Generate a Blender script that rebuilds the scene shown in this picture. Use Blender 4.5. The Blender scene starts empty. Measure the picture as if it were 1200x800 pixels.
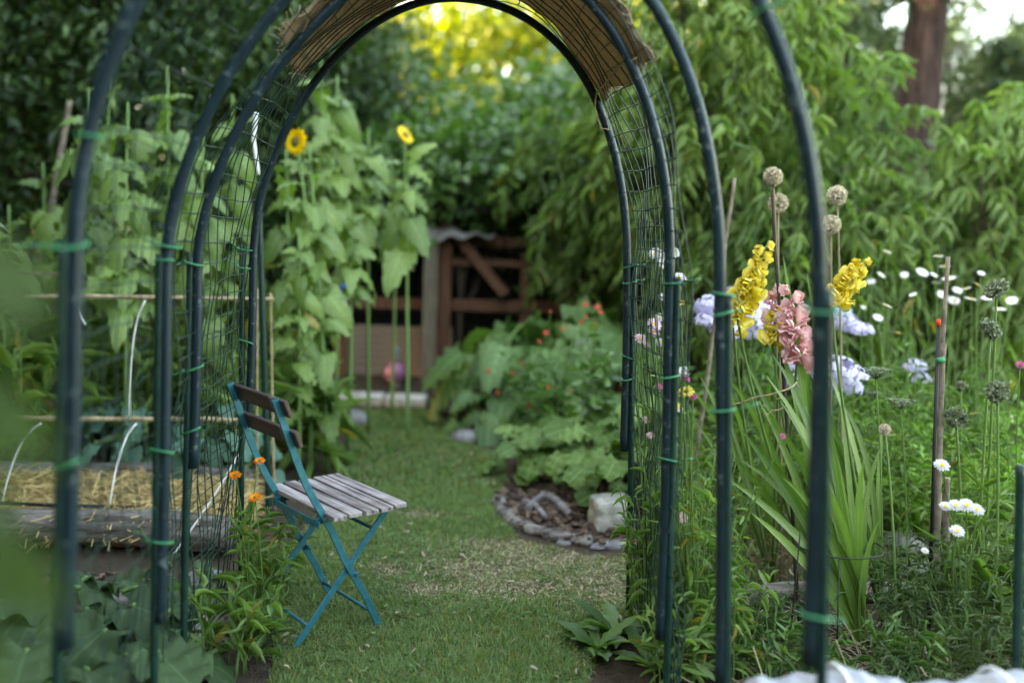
import bpy, bmesh, math, random
import numpy as np
from mathutils import Vector, Matrix

rng = np.random.default_rng(11)
random.seed(5)
R = math.radians
SC = bpy.context.scene
COL = SC.collection

# ------------------------------------------------------------------ camera, sky, sun, exposure
H, FPX, YH, ROLL = 1.45, 1167.0, 250.0, R(1.5)     # camera height, focal length in photo pixels, horizon row, roll
cd = bpy.data.cameras.new('camera'); cam = bpy.data.objects.new('camera', cd); COL.objects.link(cam)
cam.matrix_world = Matrix.Translation((0, 0, H)) @ Matrix.Rotation(R(90), 4, 'X') @ Matrix.Rotation(ROLL, 4, 'Z')
cd.lens = 35.0; cd.sensor_width = 36.0; cd.shift_y = -(400 - YH) / 1200.0
cd.clip_start = 0.05; cd.clip_end = 500
cd.dof.use_dof = True; cd.dof.focus_distance = 3.45; cd.dof.aperture_fstop = 0.9
SC.camera = cam

SUN_AZ, SUN_EL = R(-98), R(27)                     # azimuth from +Y (away from the camera) towards +X
w = bpy.data.worlds.new('World'); SC.world = w; w.use_nodes = True
nt = w.node_tree; nt.nodes.clear()
sky = nt.nodes.new('ShaderNodeTexSky'); sky.sky_type = 'NISHITA'; sky.sun_disc = False
sky.sun_elevation = SUN_EL; sky.sun_rotation = SUN_AZ
sky.air_density = 1.0; sky.dust_density = 2.0; sky.ozone_density = 1.0
bg = nt.nodes.new('ShaderNodeBackground'); bg.inputs[1].default_value = 0.13
wo = nt.nodes.new('ShaderNodeOutputWorld')
nt.links.new(sky.outputs[0], bg.inputs[0]); nt.links.new(bg.outputs[0], wo.inputs[0])
sl = bpy.data.lights.new('sun', 'SUN'); sl.energy = 2.2; sl.angle = R(0.6); sl.color = (1.0, 0.86, 0.62)
so = bpy.data.objects.new('sun', sl); COL.objects.link(so)
sd = Vector((math.sin(SUN_AZ) * math.cos(SUN_EL), math.cos(SUN_AZ) * math.cos(SUN_EL), math.sin(SUN_EL)))
so.rotation_euler = sd.to_track_quat('Z', 'Y').to_euler(); so.location = sd * 40
vs = SC.view_settings
vs.view_transform = 'Standard'; vs.look = 'None'; vs.exposure = 4.15; vs.gamma = 1.0
vs.use_white_balance = True; vs.white_balance_temperature = 9900; vs.white_balance_tint = 8
SC.cycles.max_bounces = 8; SC.cycles.diffuse_bounces = 2; SC.cycles.transmission_bounces = 5
SC.cycles.transparent_max_bounces = 4; SC.cycles.sample_clamp_indirect = 6.0

# ------------------------------------------------------------------ pixels of the photograph -> points
def P(px, py, D):
    u = (px - 600) * D / FPX; v = (YH - py) * D / FPX
    return Vector((u * math.cos(ROLL) - v * math.sin(ROLL), D, H + u * math.sin(ROLL) + v * math.cos(ROLL)))
def G(px, py, z=0.0):
    a = (px - 600) / FPX; b = (YH - py) / FPX
    return P(px, py, (z - H) / (a * math.sin(ROLL) + b * math.cos(ROLL)))
def GD(px, D, z=0.0):
    return Vector((((px - 600) * D / FPX + (H - z) * math.sin(ROLL)) / math.cos(ROLL), D, z))

# ------------------------------------------------------------------ materials
def new_mat(name):
    m = bpy.data.materials.new(name); m.use_nodes = True
    n = m.node_tree.nodes; return m, n, m.node_tree.links, n['Principled BSDF'], n['Material Output']
def set_spec(b, v): b.inputs['Specular IOR Level'].default_value = v
def mixc(n, l, fac, a, b):
    x = n.new('ShaderNodeMix'); x.data_type = 'RGBA'
    for sock, val in ((x.inputs[0], fac), (x.inputs[6], a), (x.inputs[7], b)):
        if isinstance(val, bpy.types.NodeSocket): l.new(val, sock)
        elif isinstance(val, (int, float)): sock.default_value = val
        else: sock.default_value = (*val, 1)
    return x.outputs[2]
def math_(n, l, op, a, b=0.0, clamp=False):
    x = n.new('ShaderNodeMath'); x.operation = op; x.use_clamp = clamp
    for i, val in enumerate((a, b)):
        if isinstance(val, bpy.types.NodeSocket): l.new(val, x.inputs[i])
        else: x.inputs[i].default_value = val
    return x.outputs[0]
def noise(n, l, scale, detail=4, vec=None, rough=.55):
    x = n.new('ShaderNodeTexNoise'); x.inputs['Scale'].default_value = scale; x.inputs['Detail'].default_value = detail
    x.inputs['Roughness'].default_value = rough
    if vec is not None: l.new(vec, x.inputs['Vector'])
    return x.outputs[0]
def ramp(n, l, fac, lo, hi):
    x = n.new('ShaderNodeMapRange'); x.inputs[1].default_value = lo; x.inputs[2].default_value = hi
    l.new(fac, x.inputs[0]); return x.outputs[0]
def bump(n, l, b, hgt, strength=.4, dist=.01):
    x = n.new('ShaderNodeBump'); x.inputs['Strength'].default_value = strength; x.inputs['Distance'].default_value = dist
    l.new(hgt, x.inputs['Height']); l.new(x.outputs[0], b.inputs['Normal'])
def leafmat(name, c1, c2, trans=.35, rough=.5, vein=.0, spec=.3, tint=(1.0, 1.25, .45), dry=0.0, palm=False, throat=None):
    trans *= .62
    m, n, l, b, out = new_mat(name)
    at = n.new('ShaderNodeAttribute'); at.attribute_name = 'luv'
    sp = n.new('ShaderNodeSeparateXYZ'); l.new(at.outputs['Vector'], sp.inputs[0])
    oi = n.new('ShaderNodeObjectInfo')
    v = math_(n, l, 'FRACT', math_(n, l, 'ADD', sp.outputs[2], oi.outputs['Random']))
    col = mixc(n, l, v, c1, c2)
    if throat:
        col = mixc(n, l, math_(n, l, 'POWER', math_(n, l, 'SUBTRACT', 1.0, sp.outputs[1], True), 1.6), col, throat)
    if dry > 0:
        k = math_(n, l, 'GREATER_THAN', math_(n, l, 'FRACT', math_(n, l, 'MULTIPLY', v, 17.3)), 1 - dry)
        col = mixc(n, l, k, col, (.22, .17, .03))
    if vein > 0:
        a = math_(n, l, 'ABSOLUTE', sp.outputs[0])
        rib = math_(n, l, 'SUBTRACT', 1.0, math_(n, l, 'MULTIPLY', a, 14.0), True)
        s = math_(n, l, 'SINE', math_(n, l, 'MULTIPLY', math_(n, l, 'SUBTRACT', sp.outputs[1], math_(n, l, 'MULTIPLY', a, .35)), 38.0))
        if palm:
            q = math_(n, l, 'DIVIDE', a, math_(n, l, 'ADD', sp.outputs[1], .12))
            s = math_(n, l, 'COSINE', math_(n, l, 'MULTIPLY', math_(n, l, 'ARCTANGENT', q), 9.5))
            s = math_(n, l, 'MULTIPLY', math_(n, l, 'SUBTRACT', s, .93, True), 9.0, True)
        else: s = math_(n, l, 'MULTIPLY', math_(n, l, 'SUBTRACT', s, .86, True), 5.0, True)
        k = math_(n, l, 'MULTIPLY', math_(n, l, 'MAXIMUM', rib, s), vein)
        col = mixc(n, l, k, col, tuple(min(1, x * 2.3 + .03) for x in c2))
        nz = noise(n, l, 60, 2)
        bump(n, l, b, math_(n, l, 'ADD', nz, k), .35, .004)
    l.new(col, b.inputs['Base Color']); b.inputs['Roughness'].default_value = rough; set_spec(b, spec)
    if trans > 0:
        tr = n.new('ShaderNodeBsdfTranslucent')
        tc = n.new('ShaderNodeMix'); tc.data_type = 'RGBA'; tc.blend_type = 'MULTIPLY'; tc.inputs[0].default_value = 1
        l.new(col, tc.inputs[6]); tc.inputs[7].default_value = (*[2.0 * t for t in tint], 1)
        l.new(tc.outputs[2], tr.inputs[0])
        mx = n.new('ShaderNodeMixShader'); mx.inputs[0].default_value = trans
        l.new(b.outputs[0], mx.inputs[1]); l.new(tr.outputs[0], mx.inputs[2]); l.new(mx.outputs[0], out.inputs[0])
    return m
def plain(name, c1, c2=None, rough=.6, scale=8, spec=.3, bmp=0, metal=0, stretch=None, detail=5, lo=.35, hi=.65, bdist=.01, chip=None):
    m, n, l, b, out = new_mat(name)
    tc = n.new('ShaderNodeTexCoord'); vec = tc.outputs['Object']
    if stretch:
        mp = n.new('ShaderNodeMapping'); mp.inputs['Scale'].default_value = stretch; l.new(vec, mp.inputs[0]); vec = mp.outputs[0]
    if c2 is None: b.inputs['Base Color'].default_value = (*c1, 1)
    nz = noise(n, l, scale, detail, vec)
    if c2 is not None:
        cc = mixc(n, l, ramp(n, l, nz, lo, hi), c1, c2)
        if chip:
            k1 = noise(n, l, chip[1], 5, tc.outputs['Object'], .7); cc = mixc(n, l, ramp(n, l, k1, chip[2], chip[2] + .04), cc, chip[0])
        l.new(cc, b.inputs['Base Color'])
    if bmp: bump(n, l, b, nz, bmp, bdist)
    b.inputs['Roughness'].default_value = rough; set_spec(b, spec); b.inputs['Metallic'].default_value = metal
    return m

M = {}
M['pipe'] = plain('blue_green_poly_pipe', (.0045, .019, .026), (.012, .037, .048), .4, 30, .3, .15, stretch=(1, 1, .15), lo=.5, hi=.8, chip=((.07, .10, .10), 38, .60))
M['stake'] = plain('green_coated_steel', (.002, .020, .016), (.005, .036, .028), .4, 40, .3, .1, chip=((.05, .06, .05), 50, .64))
M['tie'] = plain('green_plastic_tie', (.006, .20, .075), None, .35, spec=.5)
M['wire'] = plain('dark_green_plastic_mesh', (.006, .022, .016), (.010, .045, .032), .5, 20)
M['hessian'] = None
M['twine'] = plain('jute_twine', (.28, .20, .11), (.45, .35, .22), .9, 80)
M['teal'] = plain('teal_paint', (.004, .105, .135), (.016, .175, .205), .42, 35, .4, .12, lo=.35, hi=.75, chip=((.10, .075, .06), 55, .665))
M['oldwood'] = None
M['bark'] = plain('grey_log_bark', (.070, .058, .048), (.27, .24, .215), .95, 7, .1, .9, stretch=(.5, 4, 4), bdist=.03)
M['pinebark'] = plain('reddish_pine_bark', (.022, .016, .015), (.075, .050, .046), .95, 6, .1, .9, stretch=(3, 3, .7), bdist=.05)
M['trunk'] = plain('brown_bark', (.03, .022, .015), (.085, .065, .05), .95, 12, .1, .8, stretch=(3, 3, .6), bdist=.02)
M['bamboo'] = plain('dry_bamboo', (.26, .19, .10), (.45, .36, .23), .55, 14, .3, .2, stretch=(1, 1, 1))
M['greycane'] = plain('weathered_cane', (.13, .10, .075), (.28, .23, .18), .7, 25, .2, .3)
M['tube'] = plain('white_plastic_tube', (.62, .64, .62), (.75, .76, .74), .4, 8)
M['conduit'] = plain('grey_conduit', (.30, .29, .28), (.42, .41, .40), .5, 12)
M['soil'] = None
M['straw'] = leafmat('straw_strands', (.34, .23, .085), (.62, .47, .22), .15, .7, tint=(1, .9, .6))
M['dryst'] = leafmat('dry_stems', (.22, .17, .10), (.42, .36, .25), .1, .8, tint=(1, .9, .6))
M['chips'] = leafmat('bark_chips', (.035, .022, .016), (.17, .115, .08), 0, .9)
M['grass'] = leafmat('lawn_blades', (.068, .130, .036), (.215, .305, .125), .45, .6, spec=.2, dry=.10)
M['grassdry'] = leafmat('dry_lawn_blades', (.32, .26, .14), (.62, .53, .34), .3, .7, tint=(1, .9, .5))
M['sunleaf'] = leafmat('sunflower_leaf', (.068, .132, .022), (.170, .260, .066), .38, .46, .35, spec=.55, dry=.004)
M['sunstem'] = leafmat('sunflower_stem', (.11, .20, .055), (.14, .25, .08), 0, .6)
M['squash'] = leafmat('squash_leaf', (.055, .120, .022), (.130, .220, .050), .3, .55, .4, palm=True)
M['squashd'] = leafmat('shade_dark_squash_leaf', (.022, .052, .018), (.045, .088, .030), .2, .65, .3, palm=True)  # squash leaf copy with the deep shade put into its colour
M['bluegreen'] = leafmat('blue_green_leaf', (.040, .115, .075), (.075, .170, .115), .2, .5, .5)
M['bigleaf'] = leafmat('rhubarb_leaf', (.042, .100, .026), (.115, .210, .070), .35, .42, .5)
M['hedge'] = leafmat('evergreen_leaf', (.018, .050, .010), (.060, .115, .024), .3, .4, spec=.4)
M['hedge2'] = leafmat('dark_evergreen_leaf', (.012, .034, .010), (.036, .078, .022), .25, .4, spec=.4)
M['bush'] = leafmat('round_bush_leaf', (.022, .068, .018), (.095, .185, .046), .35, .38, spec=.5)
M['farleaf'] = leafmat('sunlit_far_leaf', (.11, .145, .016), (.27, .265, .03), .5, .5)  # yellow of the sunlit glow is put into the leaf colour
M['peach'] = leafmat('lance_leaf', (.048, .108, .020), (.180, .270, .068), .4, .45, spec=.4, dry=.01)
M['peach2'] = leafmat('blue_lance_leaf', (.070, .140, .034), (.175, .265, .085), .45, .42, spec=.4)
M['needle'] = leafmat('conifer_needles', (.016, .042, .016), (.055, .105, .036), .2, .5)
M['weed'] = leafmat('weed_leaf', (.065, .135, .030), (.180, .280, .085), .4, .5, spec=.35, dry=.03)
M['weedd'] = leafmat('darker_weed_leaf', (.040, .100, .026), (.120, .215, .060), .35, .5, spec=.35, dry=.02)  # darker green copy of the weed leaf
M['herb'] = leafmat('bright_herb_leaf', (.090, .220, .025), (.200, .370, .070), .45, .5)
M['feather'] = leafmat('feathery_leaf', (.050, .095, .042), (.115, .170, .085), .3, .6)
M['glad'] = leafmat('strap_leaf', (.045, .105, .016), (.135, .230, .055), .4, .36, .35, spec=.6)
M['stem'] = leafmat('green_stem', (.070, .150, .030), (.110, .200, .055), 0, .6)
M['fore'] = leafmat('soft_leaf', (.028, .062, .006), (.042, .085, .009), .4, .5)
M['yellow'] = leafmat('yellow_petal', (.78, .63, .05), (.86, .78, .24), .3, .6, tint=(.7, .65, .45), throat=(.74, .52, .03))
M['sunpetal'] = leafmat('sunflower_petal', (.80, .50, .012), (.85, .60, .02), .2, .6, tint=(1, .9, .4))
M['disc'] = plain('dark_flower_disc', (.10, .065, .015), (.26, .20, .04), .9, 120)
M['ydisc'] = plain('yellow_flower_disc', (.65, .40, .02), (.75, .52, .04), .9, 120)
M['pink'] = leafmat('pink_petal', (.80, .44, .46), (.88, .70, .68), .3, .6, tint=(.8, .65, .62), throat=(.76, .34, .34))
M['palepink'] = leafmat('pale_pink_petal', (.66, .42, .52), (.75, .60, .66), .3, .6, tint=(1, .9, .9))
M['magenta'] = leafmat('magenta_petal', (.42, .06, .22), (.55, .14, .30), .3, .6, tint=(1, .7, .9))
M['lilac'] = leafmat('lilac_petal', (.52, .50, .74), (.74, .72, .86), .2, .6, tint=(.9, .9, 1))
M['white'] = leafmat('white_petal', (.60, .61, .60), (.72, .72, .70), .2, .6, tint=(.6, .6, .6))
M['orange'] = leafmat('orange_petal', (.80, .20, .008), (.85, .32, .012), .3, .6, tint=(1, .7, .4))
M['red'] = leafmat('red_petal', (.45, .035, .025), (.55, .09, .05), .3, .6, tint=(1, .5, .4))
M['tan'] = leafmat('dry_seed_head', (.48, .43, .30), (.70, .66, .52), .3, .8, tint=(.7, .6, .5))
M['greenhead'] = leafmat('green_seed_head', (.12, .17, .09), (.26, .29, .20), .2, .8, tint=(.7, .7, .5))
M['stone'] = plain('pale_stone', (.34, .32, .28), (.62, .60, .55), .9, 14, .2, .8, bdist=.02)
M['greystone'] = plain('grey_stone', (.12, .115, .12), (.30, .29, .29), .9, 10, .2, .8, bdist=.02)
M['edging'] = plain('weathered_edging', (.11, .095, .095), (.29, .26, .25), .9, 14, .2, .7)
M['redwood'] = plain('red_brown_timber', (.10, .042, .024), (.18, .085, .052), .7, 9, .2, .3, stretch=(6, 6, .6))
M['greywood'] = plain('grey_timber', (.10, .085, .062), (.21, .18, .135), .8, 9, .2, .4, stretch=(6, 6, .6))
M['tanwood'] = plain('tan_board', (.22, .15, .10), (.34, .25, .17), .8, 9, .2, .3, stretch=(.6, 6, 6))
M['darkwood'] = plain('dark_board', (.012, .010, .009), (.035, .028, .024), .9, 9, .2, .3, stretch=(6, 6, .6))  # near-black boards carry the shade inside the coop in their colour
M['roof'] = plain('pale_roof_sheet', (.20, .18, .17), (.36, .33, .32), .7, 3, .3)
M['darkroof'] = plain('dark_roof_felt', (.02, .02, .02), (.05, .05, .045), .9, 6, .2)
M['blue'] = plain('blue_plastic', (.03, .14, .45), None, .4)
M['glassball'] = plain('pink_glazed_ball', (.28, .07, .17), (.42, .16, .28), .25, 6, .5)
M['black'] = plain('black_plastic', (.012, .012, .012), None, .5)
M['redtip'] = plain('red_cap', (.70, .05, .02), None, .5)
M['fleece'] = None

def _oldwood():
    m, n, l, b, o = new_mat('weathered_slat_wood')
    tc = n.new('ShaderNodeTexCoord'); mp = n.new('ShaderNodeMapping'); mp.inputs['Scale'].default_value = (3, 45, 45)
    l.new(tc.outputs['Object'], mp.inputs[0])
    oi = n.new('ShaderNodeObjectInfo')
    add = n.new('ShaderNodeVectorMath'); add.operation = 'ADD'; l.new(mp.outputs[0], add.inputs[0])
    cm = n.new('ShaderNodeCombineXYZ'); l.new(math_(n, l, 'MULTIPLY', oi.outputs['Random'], 50), cm.inputs[0]); l.new(cm.outputs[0], add.inputs[1])
    a = noise(n, l, 1.0, 6, add.outputs[0], .65)
    bb = noise(n, l, 9, 3, tc.outputs['Object'])
    c = mixc(n, l, ramp(n, l, a, .36, .62), (.085, .062, .060), (.40, .355, .350))
    c = mixc(n, l, math_(n, l, 'MULTIPLY', ramp(n, l, bb, .5, .75), .6), c, (.13, .085, .07))
    l.new(c, b.inputs['Base Color']); b.inputs['Roughness'].default_value = .75; set_spec(b, .25)
    bump(n, l, b, a, .7, .004); return m
M['oldwood'] = _oldwood()
def _backwood():
    m, n, l, b, o = new_mat('brown_varnish_slat_wood')
    tc = n.new('ShaderNodeTexCoord'); mp = n.new('ShaderNodeMapping'); mp.inputs['Scale'].default_value = (3, 30, 30)
    l.new(tc.outputs['Object'], mp.inputs[0]); a = noise(n, l, 1.2, 6, mp.outputs[0], .65)
    bb = noise(n, l, 14, 4, tc.outputs['Object'])
    c = mixc(n, l, ramp(n, l, a, .35, .65), (.035, .019, .016), (.085, .050, .042))
    c = mixc(n, l, ramp(n, l, bb, .60, .72), c, (.20, .165, .15))
    l.new(c, b.inputs['Base Color']); b.inputs['Roughness'].default_value = .5; bump(n, l, b, a, .5, .003); return m
M['backwood'] = _backwood()
def _hessian():
    m, n, l, b, o = new_mat('hessian_weave')
    tc = n.new('ShaderNodeUVMap'); sp = n.new('ShaderNodeSeparateXYZ'); l.new(tc.outputs[0], sp.inputs[0])
    a = math_(n, l, 'SINE', math_(n, l, 'MULTIPLY', sp.outputs[0], 1100)); c = math_(n, l, 'SINE', math_(n, l, 'MULTIPLY', sp.outputs[1], 1100))
    wv = math_(n, l, 'MULTIPLY', math_(n, l, 'ADD', a, c), .25)
    nz = noise(n, l, 30, 4); f = math_(n, l, 'ADD', wv, nz)
    col = mixc(n, l, ramp(n, l, f, .2, .9), (.22, .155, .09), (.52, .40, .26))
    l.new(col, b.inputs['Base Color']); b.inputs['Roughness'].default_value = .95; set_spec(b, .1); bump(n, l, b, f, .5, .003)
    tr = n.new('ShaderNodeBsdfTranslucent'); l.new(col, tr.inputs[0]); mx = n.new('ShaderNodeMixShader'); mx.inputs[0].default_value = .38
    l.new(b.outputs[0], mx.inputs[1]); l.new(tr.outputs[0], mx.inputs[2]); l.new(mx.outputs[0], o.inputs[0]); return m
M['hessian'] = _hessian()
def _fleece():
    m, n, l, b, o = new_mat('white_fleece')
    b.inputs['Base Color'].default_value = (.48, .51, .55, 1); b.inputs['Roughness'].default_value = .9
    nz = noise(n, l, 35, 4); bump(n, l, b, nz, .25, .01)
    tr = n.new('ShaderNodeBsdfTranslucent'); tr.inputs[0].default_value = (.7, .72, .74, 1)
    mx = n.new('ShaderNodeMixShader'); mx.inputs[0].default_value = .3
    l.new(b.outputs[0], mx.inputs[1]); l.new(tr.outputs[0], mx.inputs[2]); l.new(mx.outputs[0], o.inputs[0]); return m
M['fleece'] = _fleece()
def _ground(name, c1, c2, c3, sc):
    m, n, l, b, o = new_mat(name)
    tc = n.new('ShaderNodeTexCoord'); v = tc.outputs['Object']
    a = noise(n, l, sc, 6, v, .65); d = noise(n, l, sc * 12, 4, v); e = noise(n, l, 1.3, 3, v)
    c = mixc(n, l, ramp(n, l, a, .38, .62), c1, c2); c = mixc(n, l, ramp(n, l, e, .45, .62), c, c3)
    c = mixc(n, l, math_(n, l, 'MULTIPLY', ramp(n, l, d, .52, .7), .7), c, tuple(x * .45 for x in c1))
    l.new(c, b.inputs['Base Color']); b.inputs['Roughness'].default_value = .95; set_spec(b, .1)
    bump(n, l, b, math_(n, l, 'ADD', a, math_(n, l, 'MULTIPLY', d, .5)), .9, .03); return m
M['soil'] = _ground('garden_soil', (.050, .036, .026), (.105, .078, .056), (.075, .058, .040), 9)
M['lawn'] = _ground('lawn_soil', (.070, .056, .032), (.170, .130, .080), (.085, .080, .038), 8)

# ------------------------------------------------------------------ geometry helpers
class Acc:
    def __init__(s): s.V = []; s.L = []; s.F = []; s.n = 0
    def add(s, V, F, L=None, mi=0):
        V = np.asarray(V, float).reshape(-1, 3); F = np.asarray(F, int)
        if L is None: L = np.full((len(V), 3), .5)
        s.V.append(V); s.L.append(L); s.F.append((F + s.n, mi)); s.n += len(V); return s
    def mesh(s, name, mats, smooth=True):
        V = np.concatenate(s.V); L = np.concatenate(s.L)
        me = bpy.data.meshes.new(name); me.vertices.add(len(V)); me.vertices.foreach_set('co', V.ravel())
        tot = np.concatenate([np.full(len(F), F.shape[1]) for F, _ in s.F]); mi = np.concatenate([np.full(len(F), m) for F, m in s.F])
        lv = np.concatenate([F.ravel() for F, _ in s.F])
        me.loops.add(len(lv)); me.loops.foreach_set('vertex_index', lv)
        me.polygons.add(len(tot)); st = np.concatenate([[0], np.cumsum(tot)[:-1]])
        me.polygons.foreach_set('loop_start', st.astype(np.int32))
        me.polygons.foreach_set('material_index', mi.astype(np.int32))
        me.polygons.foreach_set('use_smooth', np.full(len(tot), smooth))
        a = me.attributes.new('luv', 'FLOAT_VECTOR', 'POINT'); a.data.foreach_set('vector', L.astype(np.float32).ravel())
        for m in (mats if isinstance(mats, (list, tuple)) else [mats]): me.materials.append(m)
        me.update(calc_edges=True); return me

def link(name, data, parent=None, loc=None, mw=None):
    o = bpy.data.objects.new(name, data); COL.objects.link(o)
    if parent is not None: o.parent = parent
    if mw is not None: o.matrix_local = mw
    elif loc is not None: o.location = loc
    return o
def thing(name, label, cat, loc, group=None):
    o = link(name, None, None, loc); o.empty_display_size = .1; return tag(o, label, cat, group)
def tag(o, label, cat, group=None):
    o['label'] = label; o['category'] = cat
    if group: o['group'] = group
    return o
def struct(o, kind='structure', label=None):
    o['kind'] = kind
    if label: o['label'] = label
    return o
def nrm(a): return a / np.maximum(np.linalg.norm(a, axis=-1, keepdims=True), 1e-9)
def basis(y, up):
    y = nrm(np.asarray(y, float)); up = np.asarray(up, float)
    x = np.cross(y, up); bad = np.linalg.norm(x, axis=-1) < 1e-6
    x[bad] = (1, 0, 0); x = nrm(x); z = np.cross(x, y)
    return np.stack([x, y, z], -1)                       # columns
def mat4(y, up, loc, s=1.0):
    B = basis(np.array([y], float), np.array([up], float))[0] * s
    m = Matrix([[*B[0], loc[0]], [*B[1], loc[1]], [*B[2], loc[2]], [0, 0, 0, 1]]); return m
def scatter(acc, T, pos, ydir, up, size, var=None, mi=0):
    V, F, L = T; N = len(pos); n = len(V)
    B = basis(ydir, up); size = np.asarray(size, float)
    if size.ndim == 0: size = np.full(N, float(size))
    if size.ndim == 1: size = np.repeat(size[:, None], 3, 1)
    loc = V[None] * size[:, None, :]
    W = np.einsum('nij,nkj->nki', B, loc) + pos[:, None, :]
    LL = np.repeat(L[None], N, 0).copy()
    LL[:, :, 2] = (rng.random(N) if var is None else var)[:, None]
    FF = (F[None] + (np.arange(N) * n)[:, None, None]).reshape(-1, F.shape[1])
    acc.add(W.reshape(-1, 3), FF, LL.reshape(-1, 3), mi)
def gridleaf(rows, cols, prof, droop=.15, fold=.15, wave=.0, lobe=.0, pet=0, petr=.012, ser=0., wn=3, lob=0.):
    t = np.linspace(0, 1, rows); c = np.linspace(-1, 1, cols)
    hw = np.array([prof(x) for x in t])
    if lob: hw = hw * (1 + lob * np.sin(t * 15.7 + 1.0))
    if ser: hw = hw * (1 + ser * np.where(np.arange(rows) % 2 == 0, 1, -1))
    C, Tt = np.meshgrid(c, t); HW = hw[:, None]
    x = C * HW; y = Tt - lobe * np.abs(C) ** 1.5 * (1 - Tt) ** 2
    z = fold * np.abs(C) * HW - droop * Tt ** 2 - droop * .6 * (np.abs(C) * HW) ** 2 * 2 + wave * np.sin(Tt * wn * 6.28 + C * 2) * np.abs(C) * .2
    V = np.stack([x, y + pet, z], -1).reshape(-1, 3)
    L = np.stack([C, Tt, 0 * C], -1).reshape(-1, 3)
    i = np.arange(rows - 1)[:, None] * cols + np.arange(cols - 1)[None]; i = i.ravel()
    F = np.stack([i, i + 1, i + cols + 1, i + cols], -1)
    return V, F, L
def prof_lance(wd, p=.9): return lambda t: wd * (math.sin(math.pi * min(max(t, 0.015), .985) ** p)) ** .9
def prof_heart(wd): return lambda t: wd * (max(0, 1 - t) ** .62) * (min(1, (t + .16) * 3.3)) ** .6 + .004
def prof_round(wd): return lambda t: wd * math.sqrt(max(0, 1 - (1.75 * t - .82) ** 2 / .9)) + .004
def prof_strap(wd): return lambda t: wd * min(1, .55 + t * 2) * (1 - t ** 4) + .001
def tube(pts, rad, seg=7):
    pts = np.array([tuple(p) for p in pts], float); n = len(pts)
    rad = np.full(n, rad) if np.isscalar(rad) else np.asarray(rad, float)
    tg = np.gradient(pts, axis=0); tg = nrm(tg)
    ref = np.array([0, 0, 1.0]) if abs(tg[0][2]) < .8 else np.array([1.0, 0, 0])
    u = np.cross(tg[0], ref); u /= np.linalg.norm(u); rings = []
    ang = np.arange(seg) * 2 * math.pi / seg
    for i in range(n):
        u = u - tg[i] * np.dot(u, tg[i]); u /= max(np.linalg.norm(u), 1e-9); v = np.cross(tg[i], u)
        ring = lambda r: pts[i] + r * (np.cos(ang)[:, None] * u + np.sin(ang)[:, None] * v)
        if i == 0: rings.append(ring(rad[0] * .02))
        rings.append(ring(rad[i]))
        if i == n - 1: rings.append(ring(rad[i] * .02))
    V = np.concatenate(rings); k = len(rings)
    a = (np.arange(k - 1)[:, None] * seg + np.arange(seg)[None]); b = (np.arange(k - 1)[:, None] * seg + (np.arange(seg)[None] + 1) % seg)
    F = np.stack([a, b, b + seg, a + seg], -1).reshape(-1, 4)
    L = np.zeros((len(V), 3)); L[:, 0] = 1; L[:, 2] = .5
    return V, F, L
def bez(a, b, c, n=8):
    t = np.linspace(0, 1, n)[:, None]; a, b, c = map(lambda q: np.array(tuple(q), float), (a, b, c))
    return (1 - t) ** 2 * a + 2 * t * (1 - t) * b + t ** 2 * c
def chamfer_box(sx, sy, sz, bv=.003, seg=1):
    bm = bmesh.new(); bmesh.ops.create_cube(bm, size=1); bmesh.ops.scale(bm, vec=(sx, sy, sz), verts=bm.verts)
    if bv: bmesh.ops.bevel(bm, geom=bm.edges[:], offset=bv, segments=seg, affect='EDGES', profile=.5)
    me = bpy.data.meshes.new('board'); bm.to_mesh(me); bm.free(); return me
def box_obj(name, size, loc, m, parent=None, rot=None, bv=.004):
    me = chamfer_box(*size, bv); me.materials.append(m); o = link(name, me, parent, loc)
    if rot: o.rotation_euler = rot
    return o
def tube_obj(name, pts, rad, m, parent=None, seg=8):
    return link(name, Acc().add(*tube(pts, rad, seg)).mesh(name, m), parent)
def blob(sub, rad, amp, seed, flat=None):
    bm = bmesh.new(); bmesh.ops.create_icosphere(bm, subdivisions=sub, radius=1); r = np.random.default_rng(seed)
    k = r.normal(size=(7, 3)) * 2.2; ph = r.random(7) * 6.28
    for v in bm.verts:
        d = np.array(v.co); s = 1 + amp * sum(math.sin(float(np.dot(k[i], d)) + ph[i]) for i in range(7)) / 3
        q = d * s
        if flat: q = np.sign(q) * np.minimum(np.abs(q), flat)
        v.co = Vector(q * np.array(rad))
    me = bpy.data.meshes.new('rock'); bm.to_mesh(me); bm.free()
    for p in me.polygons: p.use_smooth = True
    return me
def rand_unit(n): return nrm(rng.normal(size=(n, 3)))
LEAF4 = (np.array([[0, 0, 0], [-.5, .45, .08], [0, 1, -.12], [.5, .45, .08]], float), np.array([[0, 3, 2], [0, 2, 1]]), np.array([[0, 0, 0], [-1, .5, 0], [0, 1, 0], [1, .5, 0]], float))
LEAF6 = (np.array([[0, 0, 0], [-.42, .28, .06], [-.38, .62, .02], [0, 1, -.16], [.38, .62, .02], [.42, .28, .06], [0, .45, -.03]], float),
         np.array([[0, 6, 1], [1, 6, 2], [2, 6, 3], [3, 6, 4], [4, 6, 5], [5, 6, 0]]), np.array([[0, 0, 0], [-1, .3, 0], [-1, .6, 0], [0, 1, 0], [1, .6, 0], [1, .3, 0], [0, .5, 0]], float))
LANCE = gridleaf(5, 3, prof_lance(.5, .8), .28, .5)
BLADE = (np.array([[-.5, 0, 0], [.5, 0, 0], [.32, .55, .04], [-.32, .55, .04], [0, 1, .22]], float), None, None)
GLOBAL_UP = np.array([0, 0, 1.0])

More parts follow.
